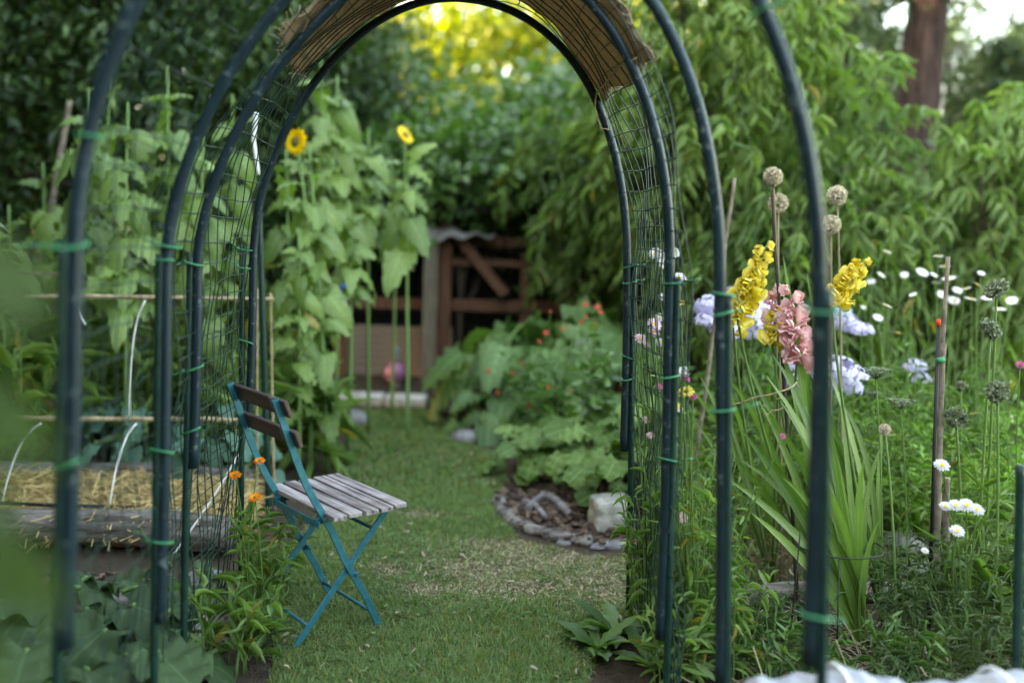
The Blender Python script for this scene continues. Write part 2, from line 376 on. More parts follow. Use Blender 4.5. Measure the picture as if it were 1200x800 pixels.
# ------------------------------------------------------------------ ground
me = bpy.data.meshes.new('ground')
bm = bmesh.new(); bmesh.ops.create_grid(bm, x_segments=2, y_segments=2, size=150); bm.to_mesh(me); bm.free()
me.materials.append(M['soil']); struct(link('ground', me, None, (0, 60, 0)))
LAWN = [G(*q) for q in ((300, 860), (318, 790), (322, 735), (312, 690), (345, 640), (385, 590), (405, 545), (410, 505), (398, 482), (515, 482), (522, 510), (575, 530), (600, 560), (580, 600), (610, 634), (690, 652), (742, 655), (742, 715), (705, 760), (690, 800), (680, 860))]
LAWN = [Vector((-.7, 1.2, 0))] + LAWN + [Vector((.3, 1.2, 0))]
LAWN2 = [G(*q) for q in ((850, 690), (862, 606), (1000, 596), (1090, 600), (1100, 640), (1010, 700))]
def sheet(name, poly, z, m):
    me = bpy.data.meshes.new(name); me.from_pydata([(p.x, p.y, z) for p in poly], [], [list(range(len(poly)))]); me.materials.append(m)
    return struct(link(name, me))
sheet('lawn', LAWN, .004, M['lawn']); sheet('lawn_patch', LAWN2, .004, M['lawn'])
def inpoly(X, Y, poly):
    x = np.array([p.x for p in poly]); y = np.array([p.y for p in poly]); r = np.zeros(len(X), bool); j = len(x) - 1
    for i in range(len(x)):
        c = ((y[i] > Y) != (y[j] > Y)) & (X < (x[j] - x[i]) * (Y - y[i]) / (y[j] - y[i] + 1e-12) + x[i]); r ^= c; j = i
    return r
def wob(X, Y, f, s):                                           # smooth noise from sines
    r = np.random.default_rng(s); o = 0
    for i in range(6):
        a = r.normal(size=2) * f; o = o + np.sin(a[0] * X + a[1] * Y + r.random() * 6.28)
    return o / 6
def bare(X, Y):                                                # how worn the turf is, 0..1
    o = np.zeros(len(X))
    for (px, py, rx, ry) in ((640, 655, .50, .24), (720, 685, .38, .28), (560, 668, .26, .18), (590, 640, .30, .12), (485, 603, .12, .08), (500, 690, .16, .10), (740, 775, .18, .2), (610, 690, .4, .14), (455, 668, .1, .12), (930, 640, .4, .3)):
        g = G(px, py); o = np.maximum(o, np.exp(-((X - g.x) / rx) ** 2 - ((Y - g.y) / ry) ** 2))
    return np.clip(o * .95 + .25 * wob(X, Y, 9, 3) * o + .10 * np.clip(wob(X, Y, 3.5, 8), 0, 1), 0, 1)
def grass(name, poly, dens, hmin, hmax, m, label, seed, rel=None, ymin=0, ymax=99, wid=.006, dryness=False):
    xs = [p.x for p in poly]; ys = [max(ymin, min(p.y, ymax)) for p in poly]
    A = (max(xs) - min(xs)) * (max(ys) - min(ys)); n = int(A * dens)
    X = rng.uniform(min(xs), max(xs), n); Y = rng.uniform(min(ys), max(ys), n)
    k = inpoly(X, Y, poly); X, Y = X[k], Y[k]; b = bare(X, Y)
    keep = rng.random(len(X)) < ((.015 + .98 * b ** 1.6) if dryness else (1 - .93 * b)); X, Y, b = X[keep], Y[keep], b[keep]
    n = len(X); hh = rng.uniform(hmin, hmax, n) * (1 + .5 * wob(X, Y, 6, 4) + .6 * wob(X, Y, 22, 14)) * (1 - .5 * b)
    a = rng.uniform(0, 6.28, n); lean = rng.uniform(.2, 2.6, n) if not dryness else rng.uniform(1.2, 6, n)
    d = nrm(np.stack([np.cos(a) * lean, np.sin(a) * lean, np.ones(n)], -1))
    up = np.stack([-np.cos(a), -np.sin(a), np.full(n, .3)], -1)
    V0 = BLADE[0]; B = basis(d, up); sz = np.stack([np.full(n, wid) * rng.uniform(.6, 1.3, n), hh, -hh], -1)
    W = np.einsum('nij,nkj->nki', B, V0[None] * sz[:, None, :]) + np.stack([X, Y, np.full(n, .003)], -1)[:, None]
    L = np.zeros((n, 5, 3)); L[:, :, 2] = (np.clip(rng.random(n) * .7 + .15 + .38 * wob(X, Y, 4, 9) + .3 * wob(X, Y, 17, 12), 0, .999))[:, None]
    o = np.arange(n)[:, None] * 5; acc = Acc(); acc.add(W.reshape(-1, 3), o + np.array([0, 1, 2, 3]), L.reshape(-1, 3))
    acc.F.append((o + np.array([3, 2, 4]), 0))
    return struct(link(name, acc.mesh(name, m)), 'stuff', label)
grass('lawn_grass', LAWN, 42000, .012, .042, M['grass'], 'short green lawn grass', 1, ymin=1.8, ymax=5.2, wid=.0036)
grass('lawn_grass', LAWN, 9000, .025, .05, M['grass'], 'short green lawn grass farther along the path', 1, ymin=5.2, ymax=8, wid=.009)
grass('dry_grass', LAWN, 11000, .02, .055, M['grassdry'], 'dry straw coloured clippings on worn turf', 2, ymin=1.8, ymax=6.5, wid=.004, dryness=True)
grass('lawn_grass', LAWN2, 9000, .02, .045, M['grass'], 'thin grass behind the gladioli', 3, wid=.006)

p = np.array([tuple(v) for v in LAWN])
def lawn_pts(n):
    X = rng.uniform(-1.3, .8, n * 4); Y = rng.uniform(2.3, 6.0, n * 4); k = inpoly(X, Y, LAWN); return np.stack([X[k], Y[k], rng.uniform(.006, .022, k.sum())], -1)[:n]
q = lawn_pts(2600); q = q[wob(q[:, 0], q[:, 1], 5, 21) > .08]; n = len(q); a = rng.uniform(0, 6.28, n); acc = Acc()
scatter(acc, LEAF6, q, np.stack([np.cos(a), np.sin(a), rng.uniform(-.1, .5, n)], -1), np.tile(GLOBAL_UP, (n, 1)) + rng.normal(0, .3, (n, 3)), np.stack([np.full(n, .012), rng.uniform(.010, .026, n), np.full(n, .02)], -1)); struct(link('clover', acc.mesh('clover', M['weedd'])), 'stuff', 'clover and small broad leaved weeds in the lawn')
q = lawn_pts(150); n = len(q); a = rng.uniform(0, 6.28, n); acc = Acc()
scatter(acc, LEAF6, q + [0, 0, .012], np.stack([np.cos(a), np.sin(a), rng.normal(0, .3, n)], -1), np.tile(GLOBAL_UP, (n, 1)) + rng.normal(0, .5, (n, 3)), np.stack([np.full(n, .012), rng.uniform(.015, .045, n), np.full(n, .05)], -1)); struct(link('fallen_leaves', acc.mesh('fallen_leaves', M['dryst'])), 'stuff', 'small dry leaves fallen on the lawn')
def scatter_chips(name, pts, m, label, lmin, lmax, wr, flat=.25, zmax=.03, kind='stuff'):
    n = len(pts); a = rng.uniform(0, 6.28, n); d = np.stack([np.cos(a), np.sin(a), rng.normal(0, flat, n)], -1)
    up = np.stack([rng.normal(0, .5, n), rng.normal(0, .5, n), np.ones(n)], -1)
    V = np.array([[-.5, 0, 0], [.5, 0, 0], [.42, 1, 0], [-.42, 1, 0], [-.5, 0, 1], [.5, 0, 1], [.35, .95, 1], [-.42, 1, 1]], float)
    F = np.array([[4, 5, 6, 7], [0, 1, 5, 4], [1, 2, 6, 5], [2, 3, 7, 6], [3, 0, 4, 7]])
    ln = rng.uniform(lmin, lmax, n); acc = Acc()
    scatter(acc, (V, F, np.zeros((8, 3))), pts, d, up, np.stack([ln * rng.uniform(*wr, n), ln, ln * .14], -1))
    return struct(link(name, acc.mesh(name, m, False)), kind, label)
def pts_in(poly, n, z0=0, z1=.02):
    xs = [p.x for p in poly]; ys = [p.y for p in poly]; o = []
    X = rng.uniform(min(xs), max(xs), n * 3); Y = rng.uniform(min(ys), max(ys), n * 3); k = inpoly(X, Y, poly)
    X, Y = X[k][:n], Y[k][:n]; return np.stack([X, Y, rng.uniform(z0, z1, len(X))], -1)

# ------------------------------------------------------------------ garden arch: hoops, netting, hessian
def hoop_path(D, fl, sl_, ap, sr, fr, pl, pr, n=26):
    """pipe centre line in the plane y = D: foot, spring, apex, spring, foot given in photo pixels"""
    A, B_, C, Dd, E_ = [P(q[0], q[1], D) for q in (fl, sl_, ap, sr, fr)]
    out = []
    for i in range(10): out.append(A.lerp(B_, i / 10))
    for i in range(n):
        s = i / n * math.pi / 2; c = abs(math.cos(s)) ** (2 / pl); q = abs(math.sin(s)) ** (2 / pl)
        out.append(Vector((C.x + (B_.x - C.x) * c, D, B_.z + (C.z - B_.z) * q)))
    for i in range(n + 1):
        s = math.pi / 2 * (1 - i / n); c = abs(math.cos(s)) ** (2 / pr); q = abs(math.sin(s)) ** (2 / pr)
        out.append(Vector((C.x + (Dd.x - C.x) * c, D, Dd.z + (C.z - Dd.z) * q)))
    for i in range(1, 11): out.append(Dd.lerp(E_, i / 10))
    return out
def resample(pts, n):
    p = np.array([tuple(q) for q in pts]); s = np.concatenate([[0], np.cumsum(np.linalg.norm(np.diff(p, axis=0), axis=1))])
    t = np.linspace(0, s[-1], n); return np.stack([np.interp(t, s, p[:, k]) for k in range(3)], -1)
DA, DB, DC, DD = 3.66, 2.93, 2.52, 1.88
HOOPS = [
 dict(D=DA, fl=(291, 500), sl_=(297, 302), ap=(533, -2), sr=(735, 314), fr=(732, 528), pl=1.88, pr=2.12, st=[((284, 287), 282), ((743, 309), 736)], ties=[(300,), (292,)],
      label='pipe hoop farthest along the arch, right beside the folding chair', tl=(292, 313, 402), tr=(313, 330, 418, 441)),
 dict(D=DB, fl=(226, 548), sl_=(231, 310), ap=(551, -70), sr=(786, 332), fr=(775, 748), pl=1.68, pr=2.06, st=[((223, 296), 213), ((794, 325), 779)],
      label='pipe hoop carrying the near edge of the hessian strip', tl=(309, 434, 508), tr=(333, 440, 537)),
 dict(D=DC, fl=(187, 728), sl_=(196, 305), ap=(556, -125), sr=(845, 352), fr=(846, 800), pl=1.73, pr=2.1, st=[((187, 297), 178), ((853, 344), 851)],
      label='bare pipe hoop next to the hessian covered one', tl=(288, 306, 532, 640), tr=(345, 367, 479)),
 dict(D=DD, fl=(76, 760), sl_=(88, 300), ap=(541, -242), sr=(961, 345), fr=(950, 780), pl=2.1, pr=2.05, st=[((75, 285), 60), ((970, 338), 956)],
      label='bare pipe hoop at the open end of the arch', tl=(287, 548, 150), tr=(362, 717, 15)),
]
def tie_mesh(r, k):
    a = np.linspace(0, 2 * math.pi, 15); acc = Acc()
    acc.add(*tube(np.stack([np.cos(a) * r * 1.55, np.sin(a) * r, 0 * a], -1), .0032, 6))
    e = (2.3, 3.0, 2.6, 4.4, 3.4)[k]; acc.add(*tube(bez((r * 1.5, -r * .3, 0), (r * (1 + e) / 2, -r * (.8 + .3 * k), .006 * (k - 2)), (r * e, -r * .5, .008 * (k - 1.5)), 6), .0021, 5)); return acc.mesh('cable_tie', M['tie'])
TIES = [tie_mesh(.021, k) for k in range(5)]
for h in HOOPS:
    D = h['D']; base = GD(h['ap'][0], D); base.z = 0
    t = thing('arch_hoop', h['label'], 'arch hoop', base, 'pipe hoops of the garden arch')
    path = hoop_path(D, h['fl'], h['sl_'], h['ap'], h['sr'], h['fr'], h['pl'], h['pr']); h['path'] = path
    pp = resample(path, 90); pp[:, 1] += .004 * np.sin(np.linspace(0, 9, 90)); pp[:, 0] += .003 * np.sin(np.linspace(0, 23, 90))
    acc = Acc().add(*tube(pp - np.array(base), .0155, 12)); link('pipe', acc.mesh('pipe', M['pipe']), t)
    for side, ((tp, bx), ys) in enumerate(zip(h['st'], (h['tl'], h['tr']))):
        top = P(tp[0], tp[1], D - .004); g = GD(bx, D - .004, -.1); n = 40
        q = np.array([tuple(top.lerp(g, i / n)) for i in range(n + 1)]) - np.array(base)
        rr = .0105 + .0009 * (np.arange(n + 1) % 2); s = link('stake', Acc().add(*tube(q, rr, 9)).mesh('stake', M['stake']), t)
        for yy in ys:
            if yy < tp[1]:                                         # tie up on the bend: holds the netting to the pipe
                i = int(np.argmin([abs((YH - (p.z - H) * FPX / D + (p.x) * math.sin(ROLL) * FPX / D) - yy) + (1e3 if (p.x < base.x) == (side == 1) else 0) for p in path])); c = path[i]; sc = 1.0
            else:
                py_top = tp[1]; k = (yy - py_top) / (YH + H * FPX / D - py_top); c = Vector(top.lerp(GD(bx, D), k)); c.x += .012 if side == 0 else -.012; sc = 1.0
            o = link('cable_tie', random.choice(TIES), t, Vector(c) - base); o.rotation_euler = (random.uniform(-.3, .3), random.uniform(-.35, .35), random.uniform(-.9, .9) + (3.14 if side == 0 else 0)); o.scale = (sc, sc, sc)

def full_path(h):                                                  # extend the pipe's line down the stakes to the ground
    D = h['D']; L_ = GD(h['st'][0][1], D, .0); R_ = GD(h['st'][1][1], D, .0); return [L_] + list(h['path']) + [R_]
NR = 220
pathA, pathB = resample(full_path(HOOPS[0]), NR), resample(full_path(HOOPS[1]), NR)
pathC, pathD = resample(full_path(HOOPS[2]), NR), resample(full_path(HOOPS[3]), NR)
def arch_pt(pa, pb, u, t, off):
    """point on the arch skin between two hoops; u along the hoop, t across, off outwards"""
    f = u * (NR - 1); i = np.clip(np.floor(f).astype(int), 0, NR - 2); k = (f - i)[:, None]
    a = pa[i] * (1 - k) + pa[i + 1] * k; b = pb[i] * (1 - k) + pb[i + 1] * k
    p = a * (1 - t[:, None]) + b * t[:, None]
    tg = (pa[i + 1] - pa[i]) * (1 - t[:, None]) + (pb[i + 1] - pb[i]) * t[:, None]
    nn = nrm(np.stack([-tg[:, 2], 0 * tg[:, 0], tg[:, 0]], -1)); return p + nn * np.asarray(off).reshape(-1, 1)
def skin_wob(u, t, s): return .012 * np.sin(u * 37 + t * 3 + s) + .008 * np.sin(u * 71 + t * 9 + 2 * s)
def netting(label, pa, pb, u0, u1, t0, t1, nu, nt_, off, group, r=.0017):
    lo = Vector((0, (pa[0][1] + pb[0][1]) / 2, 0)); t = thing('wire_netting', label, 'netting', lo, group)
    a1, a2 = Acc(), Acc()
    for j in range(nt_):
        tt = t0 + (t1 - t0) * j / (nt_ - 1); u = np.linspace(u0, u1, 150); T = np.full(150, tt) + .012 * np.sin(u * 30 + j) + .008 * np.sin(u * 83 + j * 2)
        a1.add(*tube(arch_pt(pa, pb, u, T, off + skin_wob(u, T, 0)) - np.array(lo), r, 4))
    for i in range(nu):
        uu = u0 + (u1 - u0) * (i + random.uniform(-.12, .12)) / (nu - 1); tt = np.linspace(t0, t1, 14); U = np.full(14, uu) + .0012 * np.sin(tt * 5 + i * .7)
        a2.add(*tube(arch_pt(pa, pb, np.clip(U, 0, 1), tt, off + skin_wob(U, tt, 0) + .0005) - np.array(lo), r, 4))
    link('long_wires', a1.mesh('long_wires', M['wire']), t); link('cross_wires', a2.mesh('cross_wires', M['wire']), t); return t
netting('dark green wire netting over the two hoops that carry the hessian', pathA, pathB, .002, .998, -.04, 1.2, 78, 13, .02, None, .0021)
netting('second wire netting overlapping low beside the folding chair', pathA, pathB, .015, .2, .0, 1.1, 15, 9, .034, None)
netting('second wire netting overlapping low among the white everlasting flowers', pathA, pathB, .72, .985, -.02, 1.0, 20, 9, .036, None)
netting('thin wire netting between the two bare hoops above the squash leaves', pathC, pathD, .01, .4, .0, .97, 26, 9, .02, None)

# hessian strip lying over netting and hoops
u0, u1 = .355, .657
nu, nv = 90, 26
U, T = np.meshgrid(np.linspace(0, 1, nu), np.linspace(0, 1, nv), indexing='ij')
edge0 = u0 + .022 + .003 * np.sin(T[0] * 9) + .004 * T[0]; edge1 = u1 - .024 + .0025 * np.sin(T[0] * 11 + 1)
UU = edge0[None] + (edge1 - edge0)[None] * U; TT = -.05 + 1.11 * T + .02 * np.sin(U * 40) * (T > .95) + .012 * np.sin(U * 33) * (T < .05)
offs = (.040 + .004 * np.sin(U * 60 + T * 5) + .006 * np.sin(U * 23 + T * 11) * np.sin(T * 3.14) + .012 * np.clip(T - .9, 0, 1) * 10 * (.6 + .5 * np.sin(U * 52)))
Vh = arch_pt(pathA, pathB, UU.ravel(), TT.ravel(), offs.ravel() + skin_wob(UU.ravel(), TT.ravel(), 0))
lo = np.array([0, (DA + DB) / 2, 2.2]); i = (np.arange(nu - 1)[:, None] * nv + np.arange(nv - 1)[None]).ravel()
Fh = np.stack([i, i + 1, i + nv + 1, i + nv], -1); acc = Acc().add(Vh - lo, Fh); meh = acc.mesh('cloth', M['hessian'])
uvl = meh.uv_layers.new(name='UVMap'); li = np.zeros(len(meh.loops), int); meh.loops.foreach_get('vertex_index', li)
uvs = np.stack([U.ravel() * 1.6, T.ravel()], -1)[li]; uvl.data.foreach_set('uv', uvs.ravel())
th = thing('hessian_strip', 'brown hessian cloth strip lying over the top of the arch', 'cloth', lo)
o = link('cloth', meh, th); md = o.modifiers.new('thick', 'SOLIDIFY'); md.thickness = .006
acc = Acc()
for k in range(420):                                               # frayed fibres along the edges
    e = random.random()
    if k % 3 == 0: ii, jj = (0 if random.random() < .5 else nu - 1), int(e * (nv - 1))
    else: ii, jj = int(e * (nu - 1)), (nv - 1 if k % 3 == 1 else (nv - 1 if random.random() < .7 else 0))
    p = Vh[ii * nv + jj] - lo; q = p + rng.normal(0, .018, 3) + np.array([0, -.012 if jj == nv - 1 else 0, 0]); acc.add(*tube(bez(p, (p + q) / 2 + rng.normal(0, .01, 3), q, 5), .0011, 3))
link('frayed_fibre', acc.mesh('frayed_fibre', M['twine']), th)['kind'] = 'stuff'
def twine(label, pts, r=.002, n=30):
    p = resample(pts, n); b = p.mean(0); p = p + np.cumsum(rng.normal(0, .0012, p.shape), 0)
    o = link('twine', Acc().add(*tube(p - b, r, 5)).mesh('twine', M['twine']), None, b); return tag(o, label, 'twine')
twine('pale twine tying the corner of the hessian to the arch', [P(747, 68, DB - .03), P(737, 73, DB), P(725, 77, DB + .2), P(712, 95, DB + .4), P(701, 104, DA - .08), P(699, 116, DA - .03)], .003)
twine('loop of thin twine hanging below the hessian corner', [P(690, 122, DA - .03), P(697, 122, DA - .03), P(705, 150, DA - .04), P(716, 152, DA - .03), P(708, 128, DA - .02)], .0016)
twine('thread hanging straight from the middle of the arch', [P(506, -2, DA), P(507, 22, DA), P(505, 52, DA)], .0011)
twine('longer loose thread hanging from the middle of the arch', [P(548, -2, DA), P(543, 30, DA), P(546, 70, DA)], .0009)

# ------------------------------------------------------------------ folding chair
def flatbar(yz, x, th=.007, wd=.024):
    p = np.array(yz, float); tg = nrm(np.gradient(p, axis=0)); nn = np.stack([-tg[:, 1], tg[:, 0]], -1) * wd / 2; V = []
    for k in range(len(p)):
        a, b = p[k] + nn[k], p[k] - nn[k]
        V += [(x - th / 2, *a), (x + th / 2, *a), (x + th / 2, *b), (x - th / 2, *b)]
    V = np.array(V); F = []
    for k in range(len(p) - 1):
        for j in range(4): a = k * 4 + j; b = k * 4 + (j + 1) % 4; F.append([a, b, b + 4, a + 4])
    F.append([0, 1, 2, 3]); k = (len(p) - 1) * 4; F.append([k + 3, k + 2, k + 1, k])
    return V, np.array(F), None
ch = thing('folding_chair', 'teal metal folding chair with grey wooden slats on the lawn', 'chair', (-.601, 3.553, 0)); ch.rotation_euler = (0, 0, -.876)
WF = .172
def addbar(name, yz, x, th=.007, wd=.024):
    me = Acc().add(*flatbar(yz, x, th, wd)).mesh(name, M['teal'], False); o = link(name, me, ch); b = o.modifiers.new('edge', 'BEVEL'); b.width = .0015; b.segments = 1; return o
back = [(-.335, .833), (-.318, .79), (-.29, .72), (-.255, .63), (-.215, .54), (-.182, .48), (-.150, .43), (-.115, .37), (-.06, .26), (.02, .128), (.088, -.006)]
for s in (-1, 1):
    addbar('back_leg', back, s * WF); addbar('front_leg', [(.115, .405), (.03, .31), (-.09, .17), (-.241, -.006)], s * (WF - .010))
    addbar('seat_rail', [(-.165, .402), (0, .405), (.145, .408)], s * (WF - .0175), .006, .02)
    tube_obj('rivet', [(s * (WF - .022), -.018, .205), (s * (WF + .009), -.018, .205)], .008, M['teal'], ch, 10)
    tube_obj('rivet', [(s * (WF - .026), -.14, .41), (s * (WF + .008), -.14, .41)], .007, M['teal'], ch, 10)
tube_obj('stretcher', [(-WF, .055, .055), (WF, .055, .055)], .006, M['teal'], ch)
tube_obj('stretcher', [(-WF + .01, -.19, .065), (WF - .01, -.19, .065)], .006, M['teal'], ch)
tube_obj('stretcher', [(-WF + .01, .06, .34), (WF - .01, .06, .34)], .006, M['teal'], ch)
box_obj('cross_bar', (2 * WF - .01, .006, .022), (0, -.158, .392), M['teal'], ch, bv=.001)
box_obj('cross_bar', (2 * WF - .06, .006, .022), (0, .132, .395), M['teal'], ch, bv=.001)
sm = [None] * 5
for k in range(5):
    y = -.146 + .026 + k * (.292 - .052) / 4
    me = chamfer_box(.48, .050, .016, .003, 2); me.materials.append(M['oldwood']); o = link('seat_slat', me, ch, (random.uniform(-.004, .004), y, .4265 + random.uniform(0, .0015))); o.rotation_euler = (0, random.uniform(-.004, .004), random.uniform(-.008, .008))
for (y, z, ln) in ((-.306, .803, .425), (-.266, .700, .425)):
    me = chamfer_box(ln, .014, .058, .003, 2)
    for v in me.vertices: v.co.y += -.008 * (1 - (v.co.x / (ln / 2)) ** 2)
    me.materials.append(M['backwood']); o = link('back_slat', me, ch, (0, y, z)); o.rotation_euler = (.38, 0, 0)

# ------------------------------------------------------------------ left bed: logs, straw, rails
def log(name, label, a, b, r, mat, cat='log', group=None, seg=14, bend=.02):
    a = Vector(a); b = Vector(b); c = (a + b) / 2; n = 22; p = np.array([tuple(a.lerp(b, i / n) - c) for i in range(n + 1)])
    p[:, 2] += bend * np.sin(np.linspace(0, 5, n + 1)) * r; p[:, 1] += bend * 4 * np.sin(np.linspace(0, 3.3, n + 1))
    V, F, L = tube(p, r * (1 + .06 * np.sin(np.linspace(0, 11, n + 1))), seg); V = V + rng.normal(0, r * .035, V.shape)
    return tag(link(name, Acc().add(V, F, L).mesh(name, mat), None, c), label, cat, group)
log('bed_edge_log', 'grey weathered log along the front of the straw bed', GD(-60, 4.06, .09), GD(272, 4.14, .09), .075, M['bark'])
log('bed_edge_log', 'thin grey log across the straw at the back of the bed', GD(-60, 4.80, .10), GD(292, 4.86, .10), .075, M['bark'])
log('bed_edge_log', 'thick dark log behind the straw bed under the bean leaves', GD(-60, 5.25, .14), GD(120, 5.3, .14), .12, M['bark'])
log('bed_edge_log', 'half buried log under the large squash leaves', GD(60, 3.35, .02), GD(270, 3.45, .0), .08, M['bark'])
SB = [GD(-90, 4.1), GD(285, 4.2), GD(295, 4.85), GD(-90, 4.8)]
sp = bpy.data.meshes.new('straw_bed_soil')
n = 9000; p = pts_in(SB, n, .05, .16); a = rng.uniform(0, 6.28, n); acc = Acc()
d = np.stack([np.cos(a), np.sin(a), rng.normal(0, .22, n)], -1)
scatter(acc, gridleaf(3, 2, lambda t: .5, .25, 0), p, d, np.tile(GLOBAL_UP, (n, 1)) + rng.normal(0, .5, (n, 3)), np.stack([np.full(n, .0055), rng.uniform(.06, .17, n), rng.uniform(.0, .1, n)], -1))
struct(link('straw_mulch', acc.mesh('straw_mulch', M['straw'])), 'stuff', 'yellow straw mulch spread between the bed logs')
bsoil = sheet('bed_soil', SB, .05, M['soil'])
def cane(name, label, a, b, r, m, cat='cane', group=None, nodes=7):
    a = Vector(a); b = Vector(b); n = nodes * 4; p = np.array([tuple(a.lerp(b, i / n) - a) for i in range(n + 1)]); p += np.cumsum(rng.normal(0, .0012, p.shape), 0)
    rr = r * (1 - .25 * np.linspace(0, 1, n + 1)) * (1 + .14 * (np.arange(n + 1) % 4 == 0)); return tag(link(name, Acc().add(*tube(p, rr, 9)).mesh(name, m), None, a), label, cat, group)
cane('bamboo_rail', 'upper bamboo rail across the sunflower bed', P(-40, 347, 4.55), P(318, 352, 4.6), .011, M['bamboo'])
cane('bamboo_rail', 'lower bamboo rail behind the folding chair', P(-40, 489, 4.55), P(300, 492, 4.6), .013, M['bamboo'])
cane('thin_rail', 'thin faint cane above the upper bamboo rail', P(-30, 318, 5.3), P(190, 330, 5.3), .008, M['greycane'])
cane('conduit_pipe', 'straight grey pipe lying over the straw bed', P(-60, 595, 4.3), P(226, 600, 4.36), .016, M['conduit'], 'pipe')
tag(tube_obj('black_hose', [GD(-60, 4.15, .19), GD(60, 4.2, .17), GD(165, 4.3, .14)], .008, M['black']), 'thin black hose on the straw next to the grey pipe', 'hose')
cane('bamboo_stake', 'slanting bamboo stake before the dark evergreens', P(44, 330, 6.3), P(80, 122, 6.3), .022, M['greycane'])
cane('bamboo_stake', 'pale cane right behind the dark green stake by the chair', GD(322, 4.75), P(316, 345, 4.75), .006, M['bamboo'])
cane('bamboo_stake', 'second pale cane tied to the upper bamboo rail', GD(300, 4.62), P(301, 340, 4.62), .005, M['bamboo'])
def small_tube(label, pts, r=.0042):
    p = np.array([tuple(q) for q in pts]); k = bez(*pts, 14) if len(pts) == 3 else resample(pts, 20); b = k[0].copy(); return tag(link('plastic_tube', Acc().add(*tube(k - b, r, 7)).mesh('plastic_tube', M['tube']), None, b), label, 'tube', 'bent white tubes in the vegetable bed')
small_tube('bent white tube hanging from the upper bamboo rail', [P(170, 352, 4.5), P(150, 385, 4.5), P(152, 492, 4.5)])
small_tube('bent white tube arching from the lower bamboo rail near the straw', [P(160, 496, 4.45), P(135, 515, 4.4), G(122, 640)])
small_tube('bent white tube arching over the dark log', [P(48, 496, 4.45), P(12, 510, 4.4), G(-8, 640)])
small_tube('white tube leaning low behind the wire netting', [P(285, 520, 4.3), P(268, 560, 4.2), G(190, 668)], .0035)
small_tube('short bent tube under the upper bamboo rail', [P(88, 355, 4.5), P(92, 372, 4.5), P(100, 380, 4.5)], .005)
tube_clip = tube_obj('plastic_strip', resample([P(300, 132, 4.3), P(297, 165, 4.3), P(303, 205, 4.3)], 10), np.linspace(.011, .008, 10), M['tube'], None, 6)
tag(tube_clip, 'white plastic strip hanging behind the netting near the sunflower', 'strip')
gs = thing('garden_stake', 'dark green steel stake standing behind the folding chair', 'stake', GD(316, 4.5))
tube_obj('shaft', np.array([tuple(P(303, 232, 4.5).lerp(GD(316, 4.5, -.05), i / 30) - GD(316, 4.5)) for i in range(31)]), .0155, M['stake'], gs)
gs = thing('garden_stake', 'dark green steel stake near the feathery plants by the fleece', 'stake', GD(1188, 2.6))
tube_obj('shaft', np.array([tuple(P(1196, 545, 2.6).lerp(GD(1188, 2.6, -.05), i / 30) - GD(1188, 2.6)) for i in range(31)]), .012, M['stake'], gs)

# ------------------------------------------------------------------ plant builders
def leaf_mesh(name, prof, m, rows=9, cols=7, pet=.35, petr=.012, n=4, droop=(.1, .45), **kw):
    out = []
    for k in range(n):
        d = droop[0] + (droop[1] - droop[0]) * k / max(1, n - 1); acc = Acc()
        acc.add(*gridleaf(rows, cols, prof, d, random.uniform(.05, .25), random.uniform(.25, .6), pet=pet, **kw))
        if pet: acc.add(*tube(bez((0, 0, -.06), (0, pet * .5, .03), (0, pet + .02, -.004), 5), petr, 5))
        out.append(acc.mesh(name, m))
    return out
SUNLEAF = leaf_mesh('leaf', prof_heart(.42), M['sunleaf'], pet=.30, lobe=.2, ser=.055, droop=(.15, .9), n=6, wn=4)
SQUASH = leaf_mesh('leaf', prof_round(.54), M['squash'], rows=15, cols=9, pet=0, lobe=.26, ser=.015, lob=.11, droop=(.05, .4))
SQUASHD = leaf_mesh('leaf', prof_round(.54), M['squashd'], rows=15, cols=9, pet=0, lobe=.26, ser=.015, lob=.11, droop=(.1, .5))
BLUELEAF = leaf_mesh('leaf', prof_heart(.40), M['bluegreen'], pet=.3, lobe=.2, droop=(.1, .5))
BIGLEAF = leaf_mesh('leaf', prof_heart(.46), M['bigleaf'], rows=11, cols=9, pet=0, lobe=.2, ser=.03, droop=(.2, .7), wn=5)

def petal_ring(acc, T, n, r0, ln, wd, tilt, z=0, mi=0, jit=.08):
    a = np.arange(n) * 2 * math.pi / n + rng.normal(0, jit, n); out = np.stack([np.cos(a), np.sin(a), 0 * a], -1)
    d = out * math.cos(tilt) + np.array([0, 0, math.sin(tilt)]); up = np.array([0, 0, 1.0]) * math.cos(tilt) - out * math.sin(tilt)
    ln = ln * rng.uniform(.88, 1.1, n); scatter(acc, T, out * r0 + np.array([0, 0, z]), d, up, np.stack([np.full(n, wd), ln, ln], -1), mi=mi)
PETAL = gridleaf(4, 3, prof_lance(.5, .75), .12, .1)
def disc_mesh(name, r, hgt, m):
    bm = bmesh.new(); bmesh.ops.create_uvsphere(bm, u_segments=10, v_segments=6, radius=1); bmesh.ops.scale(bm, vec=(r, r, hgt), verts=bm.verts)
    me = bpy.data.meshes.new(name); bm.to_mesh(me); bm.free(); me.materials.append(m)
    for p in me.polygons: p.use_smooth = True
    return me
def daisy(r, n, pm, disc, dr, layers=1, tilt=.1, wd=.3):
    acc = Acc()
    for k in range(layers): petal_ring(acc, PETAL, n, dr * .7, (r - dr * .7) * (1 - .18 * k), r * wd, tilt + .35 * k, .001 * k)
    return acc.mesh('flower', pm), disc_mesh('disc', dr, dr * .55, disc)
